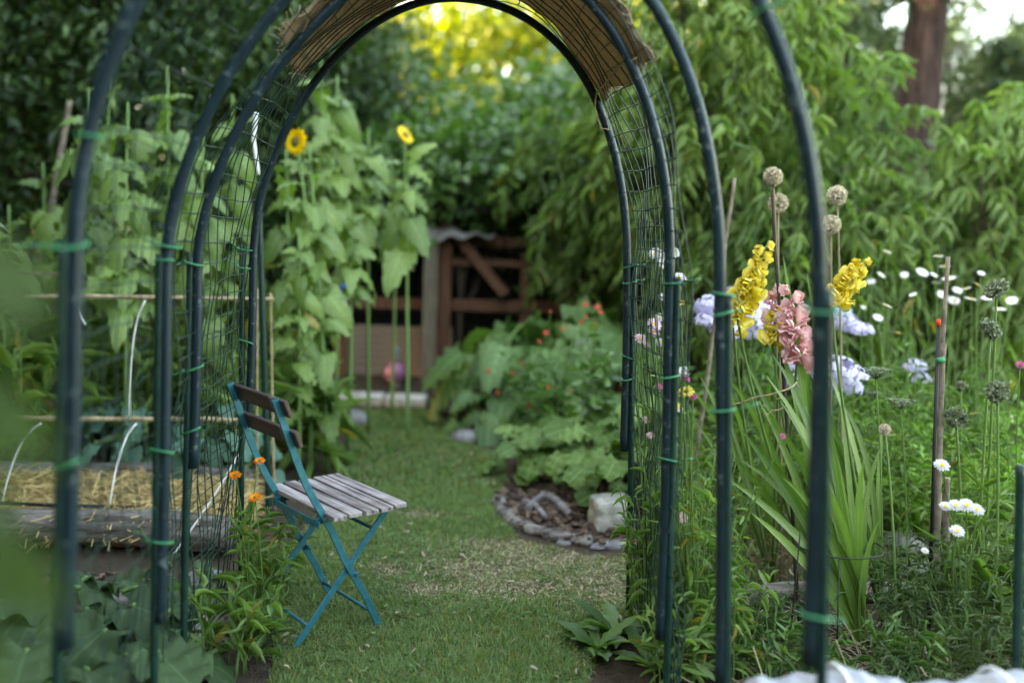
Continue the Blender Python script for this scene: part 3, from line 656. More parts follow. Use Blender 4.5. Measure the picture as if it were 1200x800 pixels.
FL = {
 'shasta': daisy(.042, 20, M['white'], M['ydisc'], .011), 'everlasting': daisy(.028, 22, M['white'], M['ydisc'], .009, 3, .05, .28),
 'palepink': daisy(.028, 20, M['palepink'], M['ydisc'], .009, 3, .1, .28), 'calendula': daisy(.026, 26, M['orange'], M['disc'], .008, 2, .15, .22),
 'yellow': daisy(.024, 14, M['yellow'], M['disc'], .008, 2, .1, .35), 'red': daisy(.030, 14, M['red'], M['disc'], .008, 2, .2, .4),
 'magenta': daisy(.018, 16, M['magenta'], M['disc'], .007, 3, .3, .3), 'sun': daisy(.085, 28, M['sunpetal'], M['disc'], .036, 2, .05, .26),
}
def put_flower(kind, parent, loc, facing, s=1.0):
    f, dm = FL[kind]; z = Vector(facing).normalized(); x = z.orthogonal().normalized(); y = z.cross(x)
    m = Matrix([[x.x * s, y.x * s, z.x * s, loc[0]], [x.y * s, y.y * s, z.y * s, loc[1]], [x.z * s, y.z * s, z.z * s, loc[2]], [0, 0, 0, 1]])
    o = link('flower', f, parent, mw=m); link('disc', dm, o); return o

def sunflower(px, D, ptop, nl, ls, label, group=None, flower=None, leanpx=0, fmin=.16, meshes=None):
    b = GD(px, D); tip = P(px + leanpx, ptop, D); h = tip.z; t = thing('sunflower', label, 'sunflower', b, group)
    k = bez((0, 0, 0), ((tip.x - b.x) * .3 + random.uniform(-.05, .05), random.uniform(-.06, .06), h * .55), (tip.x - b.x, 0, h), 12)
    link('stem', Acc().add(*tube(k, np.linspace(.013, .006, 12), 8)).mesh('stem', M['sunstem']), t)
    ph = random.random() * 6.28
    for i in range(nl):
        f = fmin + (.98 - fmin) * (i + random.random() * .5) / nl; p = k[min(11, int(f * 11))]; a = ph + i * 2.4 + random.uniform(-.4, .4)
        el = -.45 + random.uniform(-.35, .35) if f < .93 else random.uniform(.0, .8)
        d = (math.cos(a) * math.cos(el), math.sin(a) * math.cos(el), math.sin(el)); s = ls * (1.25 - .3 * abs(f - .5) * 1.6) * random.uniform(.55, 1.25) * (1 if f < .93 else .7)
        o = link('leaf', random.choice(meshes or SUNLEAF), t, mw=mat4(d, (random.uniform(-.4, .4), random.uniform(-1.3, -.2), 1), p, s))
    if flower: put_flower('sun', t, k[-1], flower)
    return t
GS = 'sunflowers growing behind the bamboo rails'
for (px, D, pt, nl, ls, LS) in ((105, 5.5, 105, 20, .27, 'flowerless sunflower just past the slanting bamboo stake'), (150, 5.2, 120, 18, .25, 'flowerless sunflower above the tube hanging from the upper rail'),
        (196, 5.7, 78, 20, .27, 'tall flowerless sunflower over the middle of the upper bamboo rail'), (238, 5.3, 160, 16, .24, 'shorter flowerless sunflower directly behind the hessian end of the netting'), (272, 5.8, 110, 18, .25, 'flowerless sunflower behind the white plastic strip'),
        (50, 5.9, 190, 16, .24, 'flowerless sunflower right beside the slanting bamboo stake'), (128, 6.1, 75, 17, .27, 'tallest flowerless sunflower at the back of the railed bed'), (10, 5.6, 240, 14, .23, 'shortest flowerless sunflower in the railed bed')):
    sunflower(px, D, pt, int(nl * 1.75), ls * .66, LS, GS, fmin=.46)
for (px, D, pt, nl, ls, LS2) in ((335, 5.9, 175, 16, .23, 'flowerless sunflower right beside the dark green stake'), (395, 6.3, 88, 18, .25, 'tall flowerless sunflower between the two flowering ones'), (376, 6.9, 66, 18, .26, 'tallest flowerless sunflower at the back beside the lawn'),
        (432, 6.4, 150, 15, .24, 'flowerless sunflower rising before the low coop boards'), (408, 5.8, 235, 15, .2, 'mid height flowerless sunflower at the lawn edge'), (458, 6.9, 190, 13, .22, 'flowerless sunflower beside the pink ball ornament'), (350, 5.3, 270, 15, .18, 'shortest flowerless sunflower just behind the chair back')):
    sunflower(px, D, pt, int(nl * 1.8), ls * .64, LS2, 'sunflowers growing beside the lawn', fmin=.66 if px > 390 else .3)
sunflower(384, 5.5, 172, 26, .15, 'sunflower with a drooping yellow flower turned toward the netting', None, None, -22)
t = thing('sunflower', 'small sunflower head on a bent stalk above the netting edge', 'sunflower', GD(362, 5.45))
k = bez((0, 0, 0), (P(372, 300, 5.45) - GD(362, 5.45)), (P(347, 166, 5.45) - GD(362, 5.45)), 12)
link('stem', Acc().add(*tube(k, np.linspace(.014, .007, 12), 8)).mesh('stem', M['sunstem']), t); put_flower('sun', t, k[-1], (-.55, -.8, .1), .95)
for i in range(9):
    a = i * 2.4; link('leaf', random.choice(SUNLEAF), t, mw=mat4((math.cos(a), math.sin(a), .3), (0, 0, 1), k[2 + i], .15))
o = sunflower(478, 6.2, 162, 12, .2, 'sunflower whose flower is seen edge on beside the round bush', None, None, -4, fmin=.7)
put_flower('sun', o, Vector((P(475, 158, 6.2) - GD(478, 6.2))), (-.75, .45, -.55), .8)

def rosette(name, label, cat, base, nl, ls, meshes, petm, hmin, hmax, rad, group=None, tilt=.25, spread=1.0, face=None):
    t = thing(name, label, cat, base, group); ph = random.random() * 6
    for i in range(nl):
        a = ph + i * 2.4 + random.uniform(-.3, .3); r = rad * math.sqrt((i + .5) / nl) * random.uniform(.75, 1.15); h = random.uniform(hmin, hmax) * (1.1 - .45 * (r / rad) ** 2)
        p = Vector((math.cos(a) * r * spread, math.sin(a) * r, h)); dr = Vector((math.cos(a), math.sin(a), -tilt * random.uniform(.2, 2)))
        upv = Vector((math.cos(a) * .35 + random.uniform(-.3, .3), math.sin(a) * .3 - .25 + random.uniform(-.3, .2), 1))
        s = ls * random.uniform(.65, 1.15)
        o = link('leaf', random.choice(meshes), t, mw=mat4(dr, upv, p, s))
        k = bez((p.x * .15, p.y * .15, 0), (p.x * .35, p.y * .35, p.z * .8), p, 6) - np.array(p)
        # petiole as a sub-part, in the leaf's own frame
        inv = np.array(o.matrix_local.to_3x3().inverted()); kk = k @ inv.T
        link('petiole', Acc().add(*tube(kk, .009 / s, 5)).mesh('petiole', M[petm]), o)
    return t
# large shaded squash at the lower left
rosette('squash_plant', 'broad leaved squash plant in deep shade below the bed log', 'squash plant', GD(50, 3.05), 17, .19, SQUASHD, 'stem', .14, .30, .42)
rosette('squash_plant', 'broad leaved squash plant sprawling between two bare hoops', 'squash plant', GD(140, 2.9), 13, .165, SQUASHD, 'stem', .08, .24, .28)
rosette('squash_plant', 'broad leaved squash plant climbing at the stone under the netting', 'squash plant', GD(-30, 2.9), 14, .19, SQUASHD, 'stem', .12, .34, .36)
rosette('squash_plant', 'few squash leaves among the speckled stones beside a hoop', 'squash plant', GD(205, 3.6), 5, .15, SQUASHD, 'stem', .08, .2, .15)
# blue green beans behind the straw
for (px, D, lab) in ((150, 5.15, 'blue green bean plant behind the straw under the rails'), (205, 5.1, 'blue green bean plant next to the bent white tube'), (258, 5.05, 'blue green bean plant right behind the wire netting'), (100, 5.4, 'blue green bean plant over the dark log')):
    rosette('bean_plant', lab, 'bean plant', GD(px, D), 24, .17, BLUELEAF, 'stem', .12, .44, .26, tilt=.5)
# squash in the round bed and big leaves behind
rosette('squash_plant', 'squash plant filling the round bed behind the pale stone', 'squash plant', GD(690, 5.3), 36, .145, SQUASH, 'stem', .12, .42, .38)
rosette('squash_plant', 'squash plant spilling from the round bed toward the lawn', 'squash plant', GD(655, 5.5), 28, .14, SQUASH, 'stem', .08, .30, .36)
rosette('squash_plant', 'squash plant in the round bed close to the netting', 'squash plant', GD(735, 4.85), 24, .125, SQUASH, 'stem', .15, .55, .28)
rosette('rhubarb_plant', 'huge leaved plant beside the red timber post', 'rhubarb', GD(598, 7.0), 20, .36, BIGLEAF, 'sunstem', .25, .62, .50, tilt=.6)
rosette('rhubarb_plant', 'huge leaved plant behind the small red flowers', 'rhubarb', GD(655, 7.2), 20, .38, BIGLEAF, 'sunstem', .30, .80, .48, tilt=.6)
rosette('rhubarb_plant', 'huge leaved plant lowest along the lawn edge', 'rhubarb', GD(572, 6.6), 12, .24, BIGLEAF, 'sunstem', .08, .30, .32, tilt=.6)
rosette('rhubarb_plant', 'huge leaved plant near the lance leaved tree', 'rhubarb', GD(706, 6.9), 12, .42, BIGLEAF, 'sunstem', .3, .75, .42, tilt=.6)

def leafy(name, label, cat, base, ns, h, spread, leaf, ll, lw, per, m, stem='stem', group=None, lean=(0, 0), droop=.2, sr=.003, flowers=None, up0=.15, parent=None):
    """upright stems clothed with leaves: parts stems, foliage, flowers"""
    t = thing(name, label, cat, base, group); a1, a2 = Acc(), Acc(); tips = []
    for s in range(ns):
        a = random.random() * 6.28; r = spread * math.sqrt(random.random()); b0 = np.array([math.cos(a) * r * .45, math.sin(a) * r * .45, 0])
        hh = h * random.uniform(.7, 1.05); tip = np.array([math.cos(a) * r + lean[0] * hh, math.sin(a) * r + lean[1] * hh, hh])
        k = bez(b0, (b0[0], b0[1], hh * .6), tip, 8); a1.add(*tube(k, np.linspace(sr, sr * .5, 8), 5)); tips.append(k)
        n = per; f = np.sort(rng.uniform(up0, 1, n)); q = np.stack([np.interp(f * 7, np.arange(8), k[:, c]) for c in range(3)], -1)
        an = np.arange(n) * 2.4 + random.random() * 6; el = rng.uniform(-.4, 1.1, n) - droop
        d = np.stack([np.cos(an) * np.cos(el), np.sin(an) * np.cos(el), np.sin(el)], -1); sz = ll * rng.uniform(.6, 1.1, n) * (1.1 - .5 * f)
        scatter(a2, leaf, q, d, np.tile(GLOBAL_UP, (n, 1)) + rng.normal(0, .45, (n, 3)), np.stack([sz * lw * rng.uniform(.7, 1.25, n), sz, sz * rng.uniform(-.2, 2.0, n)], -1))
    link('stems', a1.mesh('stems', M[stem]), t); link('foliage', a2.mesh('foliage', m), t)
    if flowers:
        for (kind, sc) in flowers:
            k = random.choice(tips); put_flower(kind, t, k[-1], (random.uniform(-.5, .5), random.uniform(-.9, .1), .8), sc)
    return t
def flower_stalks(t, base, lst, kind, stem='stem', sr=.0022, frm=None, facing=None):
    """flowers at given photo pixels (px, py, D, size), each on a stalk from the plant's base"""
    for (px, py, D, s) in lst:
        p = P(px, py, D) - base; b0 = Vector((random.uniform(-.04, .04), random.uniform(-.04, .04), 0)) if frm is None else frm
        k = bez(b0, (p.x * .6 + random.uniform(-.05, .05), p.y * .6 + random.uniform(-.05, .05), p.z * .7), p, 8); link('stalk', Acc().add(*tube(k, np.linspace(sr * 1.4, sr, 8), 5)).mesh('stalk', M[stem]), t)
        put_flower(kind, t, p, (random.uniform(-.6, .6), random.uniform(-1.0, .1), 1) if facing == 'up' else facing or (random.uniform(-.5, .5), -random.uniform(.3, .9), random.uniform(.4, 1)), s)

# calendulas by the chair
b = GD(300, 3.42); t = leafy('calendula', 'calendula with orange flowers against the chair frame', 'calendula', b, 12, .46, .15, LANCE, .10, .17, 13, M['weed'], lean=(.02, -.02), sr=.003, droop=-.25)
flower_stalks(t, b, [(299, 583, 3.36, 1.0), (275, 557, 3.4, .95), (304, 540, 3.5, .85)], 'calendula', facing=(0, -.35, 1))
b = GD(262, 3.1); t = leafy('calendula', 'calendula with a single low orange flower by the speckled stone', 'calendula', b, 9, .30, .16, LANCE, .12, .17, 10, M['weed'], lean=(.05, 0), droop=-.15)
flower_stalks(t, b, [(217, 762, 2.95, .95)], 'calendula', facing=(.1, -.4, 1))
leafy('calendula', 'flowerless calendula sprawling onto the lawn near the chair foot', 'calendula', GD(292, 3.2), 8, .20, .17, LANCE, .11, .17, 10, M['weedd'], lean=(.15, -.05), droop=-.1)
leafy('calendula', 'flowerless calendula behind the chair legs', 'calendula', GD(318, 3.75), 9, .24, .15, LANCE, .1, .2, 13, M['weed'])

# ------------------------------------------------------------------ plants along the right side of the arch
LW = 'low weed with narrow green leaves rooted along the netting'
spots = [(752, 3.55, .42, .10), (772, 3.3, .50, .10), (800, 3.2, .62, .09), (826, 3.15, .52, .11), (860, 3.1, .34, .10), (815, 3.5, .60, .08), (790, 3.05, .28, .11), (842, 3.35, .55, .09)]
for (px, D, h, ll) in spots: leafy('weed', LW, 'weed', GD(px, D), 12, h * 1.1, .15, LANCE, ll * .9, .17, 13, M['weed'], group='weeds along the netting')
b = GD(762, 3.38); t = leafy('everlasting_plant', 'white everlasting flowers climbing inside the netting', 'flower', b, 6, 1.0, .10, LANCE, .08, .2, 14, M['weed'], lean=(.0, 0))
flower_stalks(t, b, [(768, 297, 3.4, 1.0), (779, 301, 3.4, .95), (775, 309, 3.45, .8), (790, 296, 3.4, .8), (797, 325, 3.35, .9), (779, 348, 3.4, .8), (773, 372, 3.4, .7), (775, 401, 3.4, .85), (800, 435, 3.3, .8), (795, 478, 3.3, .7), (752, 396, 3.45, .6)], 'everlasting')
flower_stalks(t, b, [(767, 380, 3.36, 1.0), (766, 389, 3.36, .8), (750, 397, 3.4, .8), (758, 404, 3.4, .5), (800, 606, 3.15, .7), (757, 492, 3.4, .6), (762, 510, 3.38, .6)], 'palepink')
b = GD(805, 3.15); t = leafy('gaillardia', 'yellow and crimson flower leaning beyond the hessian hoop', 'flower', b, 5, .8, .08, LANCE, .08, .2, 11, M['weed'])
flower_stalks(t, b, [(804, 459, 3.05, 1.15), (798, 355, 3.2, .55), (793, 474, 3.1, .5)], 'yellow'); flower_stalks(t, b, [(802, 443, 3.06, 1.2), (812, 465, 3.05, .8)], 'magenta')
flower_stalks(t, b, [(772, 453, 3.35, .8), (917, 511, 3.0, .6)], 'magenta')
# weeds on the turf by the hoop foot
DAND = gridleaf(9, 3, prof_lance(.5, 1.3), .25, .25, ser=.22)
for (px, D, lab) in ((722, 3.42, 'flat jagged weed at the foot of the farthest hoop'), (700, 3.3, 'flat jagged weed on the worn turf near the hoop foot'), (760, 3.2, 'flat jagged weed tucked under the netting')):
    t = thing('rosette_weed', lab, 'weed', GD(px, D)); acc = Acc(); n = 14; a = rng.uniform(0, 6.28, n)
    scatter(acc, DAND, np.zeros((n, 3)) + [0, 0, .01], np.stack([np.cos(a), np.sin(a), rng.uniform(.2, 1.1, n)], -1), np.tile(GLOBAL_UP, (n, 1)), np.stack([np.full(n, .05), rng.uniform(.1, .2, n), np.full(n, .15)], -1)); link('foliage', acc.mesh('foliage', M['weedd']), t)

# gladioli
def strap(t, base, tip, wd, bend, twist, nseg=9):
    k = bez((0, 0, 0), tuple(bend), tuple(tip), nseg); ang = twist; acc = Acc()
    tt = np.linspace(0, 1, nseg); w_ = np.array([prof_strap(wd)(x) for x in tt]); tg = nrm(np.gradient(k, axis=0))
    side = nrm(np.cross(tg, np.array([math.sin(ang), math.cos(ang), .12]))); fold = nrm(np.cross(side, tg))
    V = np.stack([k - side * w_[:, None], k + fold * w_[:, None] * .3, k + side * w_[:, None]], 1).reshape(-1, 3)
    i = np.arange(nseg - 1)[:, None] * 3 + np.arange(2)[None]; i = i.ravel(); F = np.stack([i, i + 1, i + 4, i + 3], -1)
    L = np.zeros((nseg, 3, 3)); L[:, 0, 0] = -1; L[:, 2, 0] = 1; L[:, :, 1] = tt[:, None] * .2
    acc.add(V, F, L.reshape(-1, 3)); return link('leaf', acc.mesh('leaf', M['glad']), t)
def glad(label, px, D, tips, wd=.017, n_extra=0):
    b = GD(px, D); t = thing('gladiolus', label, 'gladiolus', b)
    for (tx, ty, dd) in tips:
        p = P(tx, ty, D + dd) - b; bd = Vector((p.x * .30 + random.uniform(-.06, .06), p.y * .4, p.z * random.uniform(.55, .8))); strap(t, b, p, wd * random.uniform(.75, 1.2), bd, random.uniform(-.7, .7))
    return t, b
g1, b1 = glad('gladiolus clump with the widest fan of strap leaves', 1012, 3.38, [(866, 500, .1), (880, 462, .2), (898, 440, 0), (852, 560, -.1), (915, 470, .1), (935, 505, -.1), (905, 415, .15), (950, 452, .1), (960, 430, 0), (985, 470, .1), (1012, 540, -.1), (918, 560, -.15), (940, 600, -.1), (880, 600, -.15), (895, 530, .2), (955, 545, -.1), (1030, 610, -.1), (1035, 520, .1), (925, 430, .3), (870, 540, .3), (965, 500, .2)], .0165)
g2, b2 = glad('gladiolus clump bearing the taller yellow flower spike', 968, 3.62, [(850, 440, .1), (866, 410, .1), (905, 380, .0), (925, 350, .1), (890, 470, -.1), (940, 420, .1), (880, 520, 0), (955, 470, 0), (842, 520, 0), (918, 300, 0), (946, 320, 0)], .016)
g3, b3 = glad('gladiolus clump bearing the yellow spike nearer the daisies', 1030, 3.75, [(965, 420, .1), (985, 470, .0), (950, 470, .1), (1035, 490, .1), (930, 440, 0), (915, 390, 0)], .016)
g4, b4 = glad('gladiolus clump close to the netting with thin leaves', 905, 3.95, [(838, 420, .1), (846, 470, .0), (872, 440, .1), (890, 480, .1), (820, 440, 0), (812, 490, 0), (835, 540, 0), (905, 430, 0), (800, 445, .1)], .013)
def floret_mesh(m, m2=None):
    acc = Acc(); T = gridleaf(7, 7, prof_lance(.5, 1.35), -random.uniform(.1, .6), -.15, random.uniform(.5, .9), wn=2)
    petal_ring(acc, T, 3, .004, .058, .072, .65); petal_ring(acc, T, 3, .004, .052, .060, .9)
    acc.add(*tube([(0, 0, -.03), (0, 0, -.01), (0, 0, .012)], [.004, .006, .012], 7)); return acc.mesh('floret', m)
FY, FP = [floret_mesh(M['yellow']) for _ in range(4)], [floret_mesh(M['pink']) for _ in range(4)]
def spike(t, b, fm, lo_, hi_, D, nf, tipx=None, sc=1.0, bud=True):
    p0 = P(*lo_, D) - b; p1 = P(*hi_, D) - b; k = bez((0, 0, 0), (p0.x * .75, p0.y * .75, p0.z * .6), p0, 8); k = np.concatenate([k, np.array([tuple(p0.lerp(p1, i / 5)) for i in range(1, 6)])])
    link('flower_stem', Acc().add(*tube(k, np.linspace(.007, .003, len(k)), 6)).mesh('flower_stem', M['stem']), t)
    for i in range(nf):
        f = i / max(1, nf - 1); q = p0.lerp(p1, f * .92); s = sc * (1.05 - .55 * f ** 2)
        side = -1 if i % 2 else 1; z = Vector((side * .75 + random.uniform(-.2, .2), -.75 + random.uniform(-.3, .3), .25)).normalized(); q = q + z * .018 * s
        s *= random.uniform(.8, 1.12); x = (Matrix.Rotation(random.random() * 6.28, 3, z) @ z.orthogonal()).normalized(); y = z.cross(x); m = Matrix([[x.x * s, y.x * s, z.x * s, q.x], [x.y * s, y.y * s, z.y * s, q.y], [x.z * s, y.z * s, z.z * s, q.z], [0, 0, 0, 1]]); link('floret', random.choice(fm), t, mw=m)
spike(g2, b2, FY, (864, 372), (901, 282), 3.6, 13, sc=.95)
spike(g2, b2, FY, (905, 402), (910, 360), 3.65, 5, sc=.85)
spike(g3, b3, FY, (974, 358), (1014, 303), 3.7, 11, sc=.95)
spike(g4, b4, FP, (934, 425), (924, 335), 3.62, 10, sc=1.0)
spike(g4, b4, FP, (914, 385), (905, 335), 3.7, 5, sc=.95)
spike(g4, b4, FY, (860, 392), (857, 352), 3.8, 4, sc=.7)

# phlox
def phlox_head(m, r, n, sc=.012):
    acc = Acc(); d = rand_unit(n); d[:, 2] = np.abs(d[:, 2]) * .9 - .25; d = nrm(d); T = gridleaf(3, 3, prof_round(.5), .1, .0)
    for k in range(n):
        a = np.arange(5) * 1.2566 + random.random(); u = nrm(np.cross(d[k], [0.3, .2, 1.0])[None])[0]; v = np.cross(d[k], u)
        o = np.cos(a)[:, None] * u + np.sin(a)[:, None] * v; scatter(acc, T, np.repeat((d[k] * r * np.array([1, 1, .8]) * random.uniform(.8, 1.05))[None], 5, 0), o, np.repeat(d[k][None], 5, 0) + rng.normal(0, .15, (5, 3)), np.full(5, sc), np.full(5, random.random()))
    return acc.mesh('flower_head', m)
PH = [phlox_head(M['lilac'], .078, 110, .0125) for _ in range(3)]
def phlox(label, px, D, heads, h, ns=10):
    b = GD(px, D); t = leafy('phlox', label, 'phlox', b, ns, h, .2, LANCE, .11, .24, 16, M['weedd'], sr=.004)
    for (x, y, s) in heads:
        p = P(x, y, D + random.uniform(-.1, .1)) - b; link('flower_stem', Acc().add(*tube(bez((p.x * .3, p.y * .3, 0), (p.x * .7, p.y, p.z * .6), p, 7), .004, 5)).mesh('flower_stem', M['stem']), t); s *= 1.25; o = link('flower_head', random.choice(PH), t, p); o.scale = (s, s, s); o.rotation_euler = (random.uniform(-.3, .3), random.uniform(-.3, .3), random.random() * 6)
phlox('lilac phlox with several full heads behind the yellow gladiolus', 868, 4.55, [(838, 362, 1.0), (853, 385, 1.0), (872, 368, 1.15), (888, 362, 1.0), (880, 388, 1.1), (898, 378, .9), (866, 350, .8), (834, 380, .8)], .85)
phlox('lilac phlox with drooping heads low behind the strap leaves', 975, 4.3, [(984, 436, .9), (990, 452, .8), (945, 432, .8), (940, 450, .7), (1003, 440, .6)], .6)
phlox('pale phlox fading among the daisies', 1000, 4.9, [(992, 380, .7), (1010, 388, .6), (985, 370, .6), (1072, 430, .6), (1080, 445, .5)], .7)

# shasta daisies
for (px, D, lab, lst) in ((1045, 4.6, 'white daisies lowest in front of the bright herb', [(1040, 358, 1), (1029, 372, 1), (1053, 390, 1), (1070, 345, .7)]),
                          (1110, 4.9, 'white daisies crowded behind the bamboo stake', [(1081, 319, 1), (1097, 331, .9), (1107, 312, 1.1), (1112, 326, 1), (1122, 340, 1), (1132, 338, 1.1), (1104, 345, 1), (1118, 352, .9), (1095, 322, .7), (1100, 300, 1.0)]),
                          (1150, 4.7, 'white daisies spread beneath the green seed heads', [(1138, 350, 1), (1157, 349, 1.1), (1172, 362, .9), (1145, 333, .8), (1150, 320, .6), (1186, 352, .8)]),
                          (1030, 5.4, 'white daisies farthest back under the lance leaves', [(1040, 295, .8), (1033, 322, .8), (1021, 330, .9), (1048, 330, .7), (1060, 322, .8), (1022, 312, .6), (1012, 360, .6)])):
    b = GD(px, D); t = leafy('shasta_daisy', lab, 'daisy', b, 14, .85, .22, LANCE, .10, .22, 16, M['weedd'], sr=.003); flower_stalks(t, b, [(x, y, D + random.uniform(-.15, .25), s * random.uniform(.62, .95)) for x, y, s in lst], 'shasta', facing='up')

# allium and other seed heads
def globe(m, r, n, core=.55):
    acc = Acc(); d = rand_unit(n); T = gridleaf(3, 3, prof_lance(.5, 1.6), 0, .2); scatter(acc, T, d * r * core * .3, d, rand_unit(n), np.stack([np.full(n, r * .16), np.full(n, r * .8) * rng.uniform(.8, 1.1, n), np.full(n, r)], -1))
    e = rand_unit(n); T2 = gridleaf(3, 3, prof_lance(.5, .9), .2, .2)
    for q in (0, 1): scatter(acc, T2, d * r * .8, nrm(d + e * 1.4 * (1 - 2 * q)), rand_unit(n), np.full(n, r * .3))
    return acc.mesh('seed_head', m)
GT = [globe(M['tan'], 1.0, 240) for _ in range(2)]; GG = [globe(M['greenhead'], 1.0, 150) for _ in range(2)]
def allium(label, px, py, D, r, gb, ms, stem, bx=None, group=None, flat=1.0):
    b = GD(bx if bx else px, D); t = thing('allium', label, 'seed head', b, group); p = P(px, py, D) - b
    link('stem', Acc().add(*tube(bez((0, 0, 0), (p.x * .3 + .01, 0, p.z * .5), p, 9), np.linspace(.0055, .004, 9), 6)).mesh('stem', M[stem]), t)
    o = link('seed_head', random.choice(ms), t, p); o.scale = (r, r, r * flat); o.rotation_euler = (random.random(), random.random(), random.random() * 6)
TA = 'dry tan allium globe on a tall stem'
allium('dry tan allium globe standing highest, tied by the rusty cane', 906, 207, 3.95, .038, 0, GT, 'dryst', 915)
allium('dry tan allium globe right below the highest one', 912, 238, 4.05, .040, 0, GT, 'dryst', 905)
allium('dry tan allium globe just past the open hoop', 981, 229, 4.0, .040, 0, GT, 'dryst', 985)
allium('dry tan allium globe tucked behind the open hoop', 974, 263, 4.0, .039, 0, GT, 'dryst', 968)
allium('greenish flat allium head highest beside the daisies', 1168, 338, 3.6, .046, 0, GG, 'stem', 1150, flat=.65)
allium('greenish flat allium head under the highest green one', 1161, 385, 3.5, .044, 0, GG, 'stem', 1140, flat=.6)
allium('round greenish allium head at mid height by the herb bed', 1169, 459, 3.4, .040, 0, GG, 'stem', 1165)
allium('round greenish allium head behind the black pole', 1120, 489, 3.5, .038, 0, GG, 'stem', 1128)
allium('small greenish seed head over the bright herb', 1126, 452, 4.1, .022, 0, GG, 'stem', 1122)
allium('small brown seed head on a curving stem by the strap leaves', 1037, 503, 3.4, .020, 0, GT, 'stem', 1050)
def umbel(label, px, py, D, r):
    b = GD(px + 6, D); t = thing('wild_carrot', label, 'umbel', b); p = P(px, py, D) - b; acc = Acc(); n = 46
    link('stem', Acc().add(*tube(bez((0, 0, 0), (0, 0, p.z * .5), p - Vector((0, 0, .03)), 8), .003, 5)).mesh('stem', M['stem']), t)
    a = rng.uniform(0, 6.28, n); q = r * np.sqrt(rng.random(n)); e = np.stack([np.cos(a) * q, np.sin(a) * q, .004 - q * .1 + rng.normal(0, .003, n)], -1)
    for k in range(n): acc.add(*tube(np.array([(0, 0, -.03), e[k]]), .0009, 3))
    for k in range(n): scatter(acc, LEAF4, np.repeat(e[k][None], 6, 0), np.concatenate([rand_unit(6)[:, :2], np.full((6, 1), .4)], 1), np.tile(GLOBAL_UP, (6, 1)), np.full(6, .010))
    link('umbel', acc.mesh('umbel', M['greenhead']), t, p)
umbel('flat greyish umbel at the edge of the strap leaves', 1027, 434, 3.5, .055); umbel('flat greyish umbel lower among the bright herb', 1056, 470, 3.7, .05); umbel('small flat umbel behind the open hoop', 1023, 462, 4.2, .03)

# white everlasting flowers by the stakes at right
b = GD(1130, 3.3); t = leafy('everlasting_plant', 'white everlasting flowers before the bamboo stake and fleece', 'flower', b, 12, .42, .2, LANCE, .09, .1, 16, M['feather'])
flower_stalks(t, b, [(1104, 545, 3.2, 1.0), (1120, 592, 3.1, .9), (1133, 592, 3.1, 1.05), (1145, 597, 3.1, .9), (1108, 593, 3.15, .75), (1122, 622, 3.05, .9), (1084, 645, 3.2, .5)], 'everlasting', facing=(0, -.5, 1))
b = GD(1192, 3.8); t = leafy('zinnia', 'magenta flower at the edge of the herb bed', 'flower', b, 6, .8, .1, LANCE, .08, .25, 12, M['weedd']); flower_stalks(t, b, [(1196, 428, 3.7, 1.1), (928, 258, 3.9, .6)][:1], 'magenta')
# stakes on the right
cane('bamboo_stake', 'upright bamboo stake among the white daisies', GD(1090, 3.55), P(1113, 303, 3.55), .009, M['greycane'])
t = thing('black_pole', 'thin black pole with a red tip tied to the bamboo stake', 'pole', GD(1088, 3.5))
tube_obj('shaft', [Vector((0, 0, 0)), P(1100, 382, 3.5) - GD(1088, 3.5)], .007, M['black'], t); tube_obj('cap', [P(1100, 382, 3.5) - GD(1088, 3.5), P(1100, 374, 3.5) - GD(1088, 3.5)], .008, M['redtip'], t)
tube_obj('tie_clip', [P(1098, 423, 3.49) - GD(1088, 3.5), P(1107, 421, 3.49) - GD(1088, 3.5)], .011, M['tie'], t)
cane('wooden_post', 'short square grey post by the black pole', GD(1096, 3.52), P(1106, 402, 3.52), .012, M['greycane'], 'stake')
cane('wooden_post', 'short stub of grey post beside the everlasting flowers', GD(1108, 3.6), P(1111, 558, 3.6), .014, M['greycane'], 'stake')
cane('rusty_cane', 'dark rusty cane holding the gladioli', GD(938, 3.55), P(908, 222, 3.7), .0075, M['trunk'])
cane('bamboo_stake', 'slanting bare stick beside the lance leaved tree', GD(800, 4.4), P(861, 207, 4.4), .010, M['greycane'])
acc = Acc(); tw = [P(856, 474, 3.5), P(880, 466, 3.45), P(905, 462, 3.4), P(925, 455, 3.4), P(934, 447, 3.42)]
twine('jute string holding the gladiolus leaves back', tw, .0028); twine('curled loose end of jute string by the gladiolus leaves', [P(898, 487, 3.4), P(905, 478, 3.4), P(918, 474, 3.4), P(920, 463, 3.4), P(908, 462, 3.4)], .002)
t = thing('plant_support', 'thin dark wire ring holding the strap leaves', 'wire support', GD(985, 3.3))
a = np.linspace(2.6, 6.6, 20); c = P(985, 640, 3.3) - GD(985, 3.3); tube_obj('ring', np.stack([c.x + .14 * np.cos(a), .12 * np.sin(a), c.z + 0 * a], -1), .0025, M['black'], t); tube_obj('shaft', [(-.05, -.11, c.z), (-.05, -.11, 0)], .0025, M['black'], t); tube_obj('shaft', [(-.15, -.02, c.z + .05), (-.18, -.02, 0)], .0025, M['black'], t)

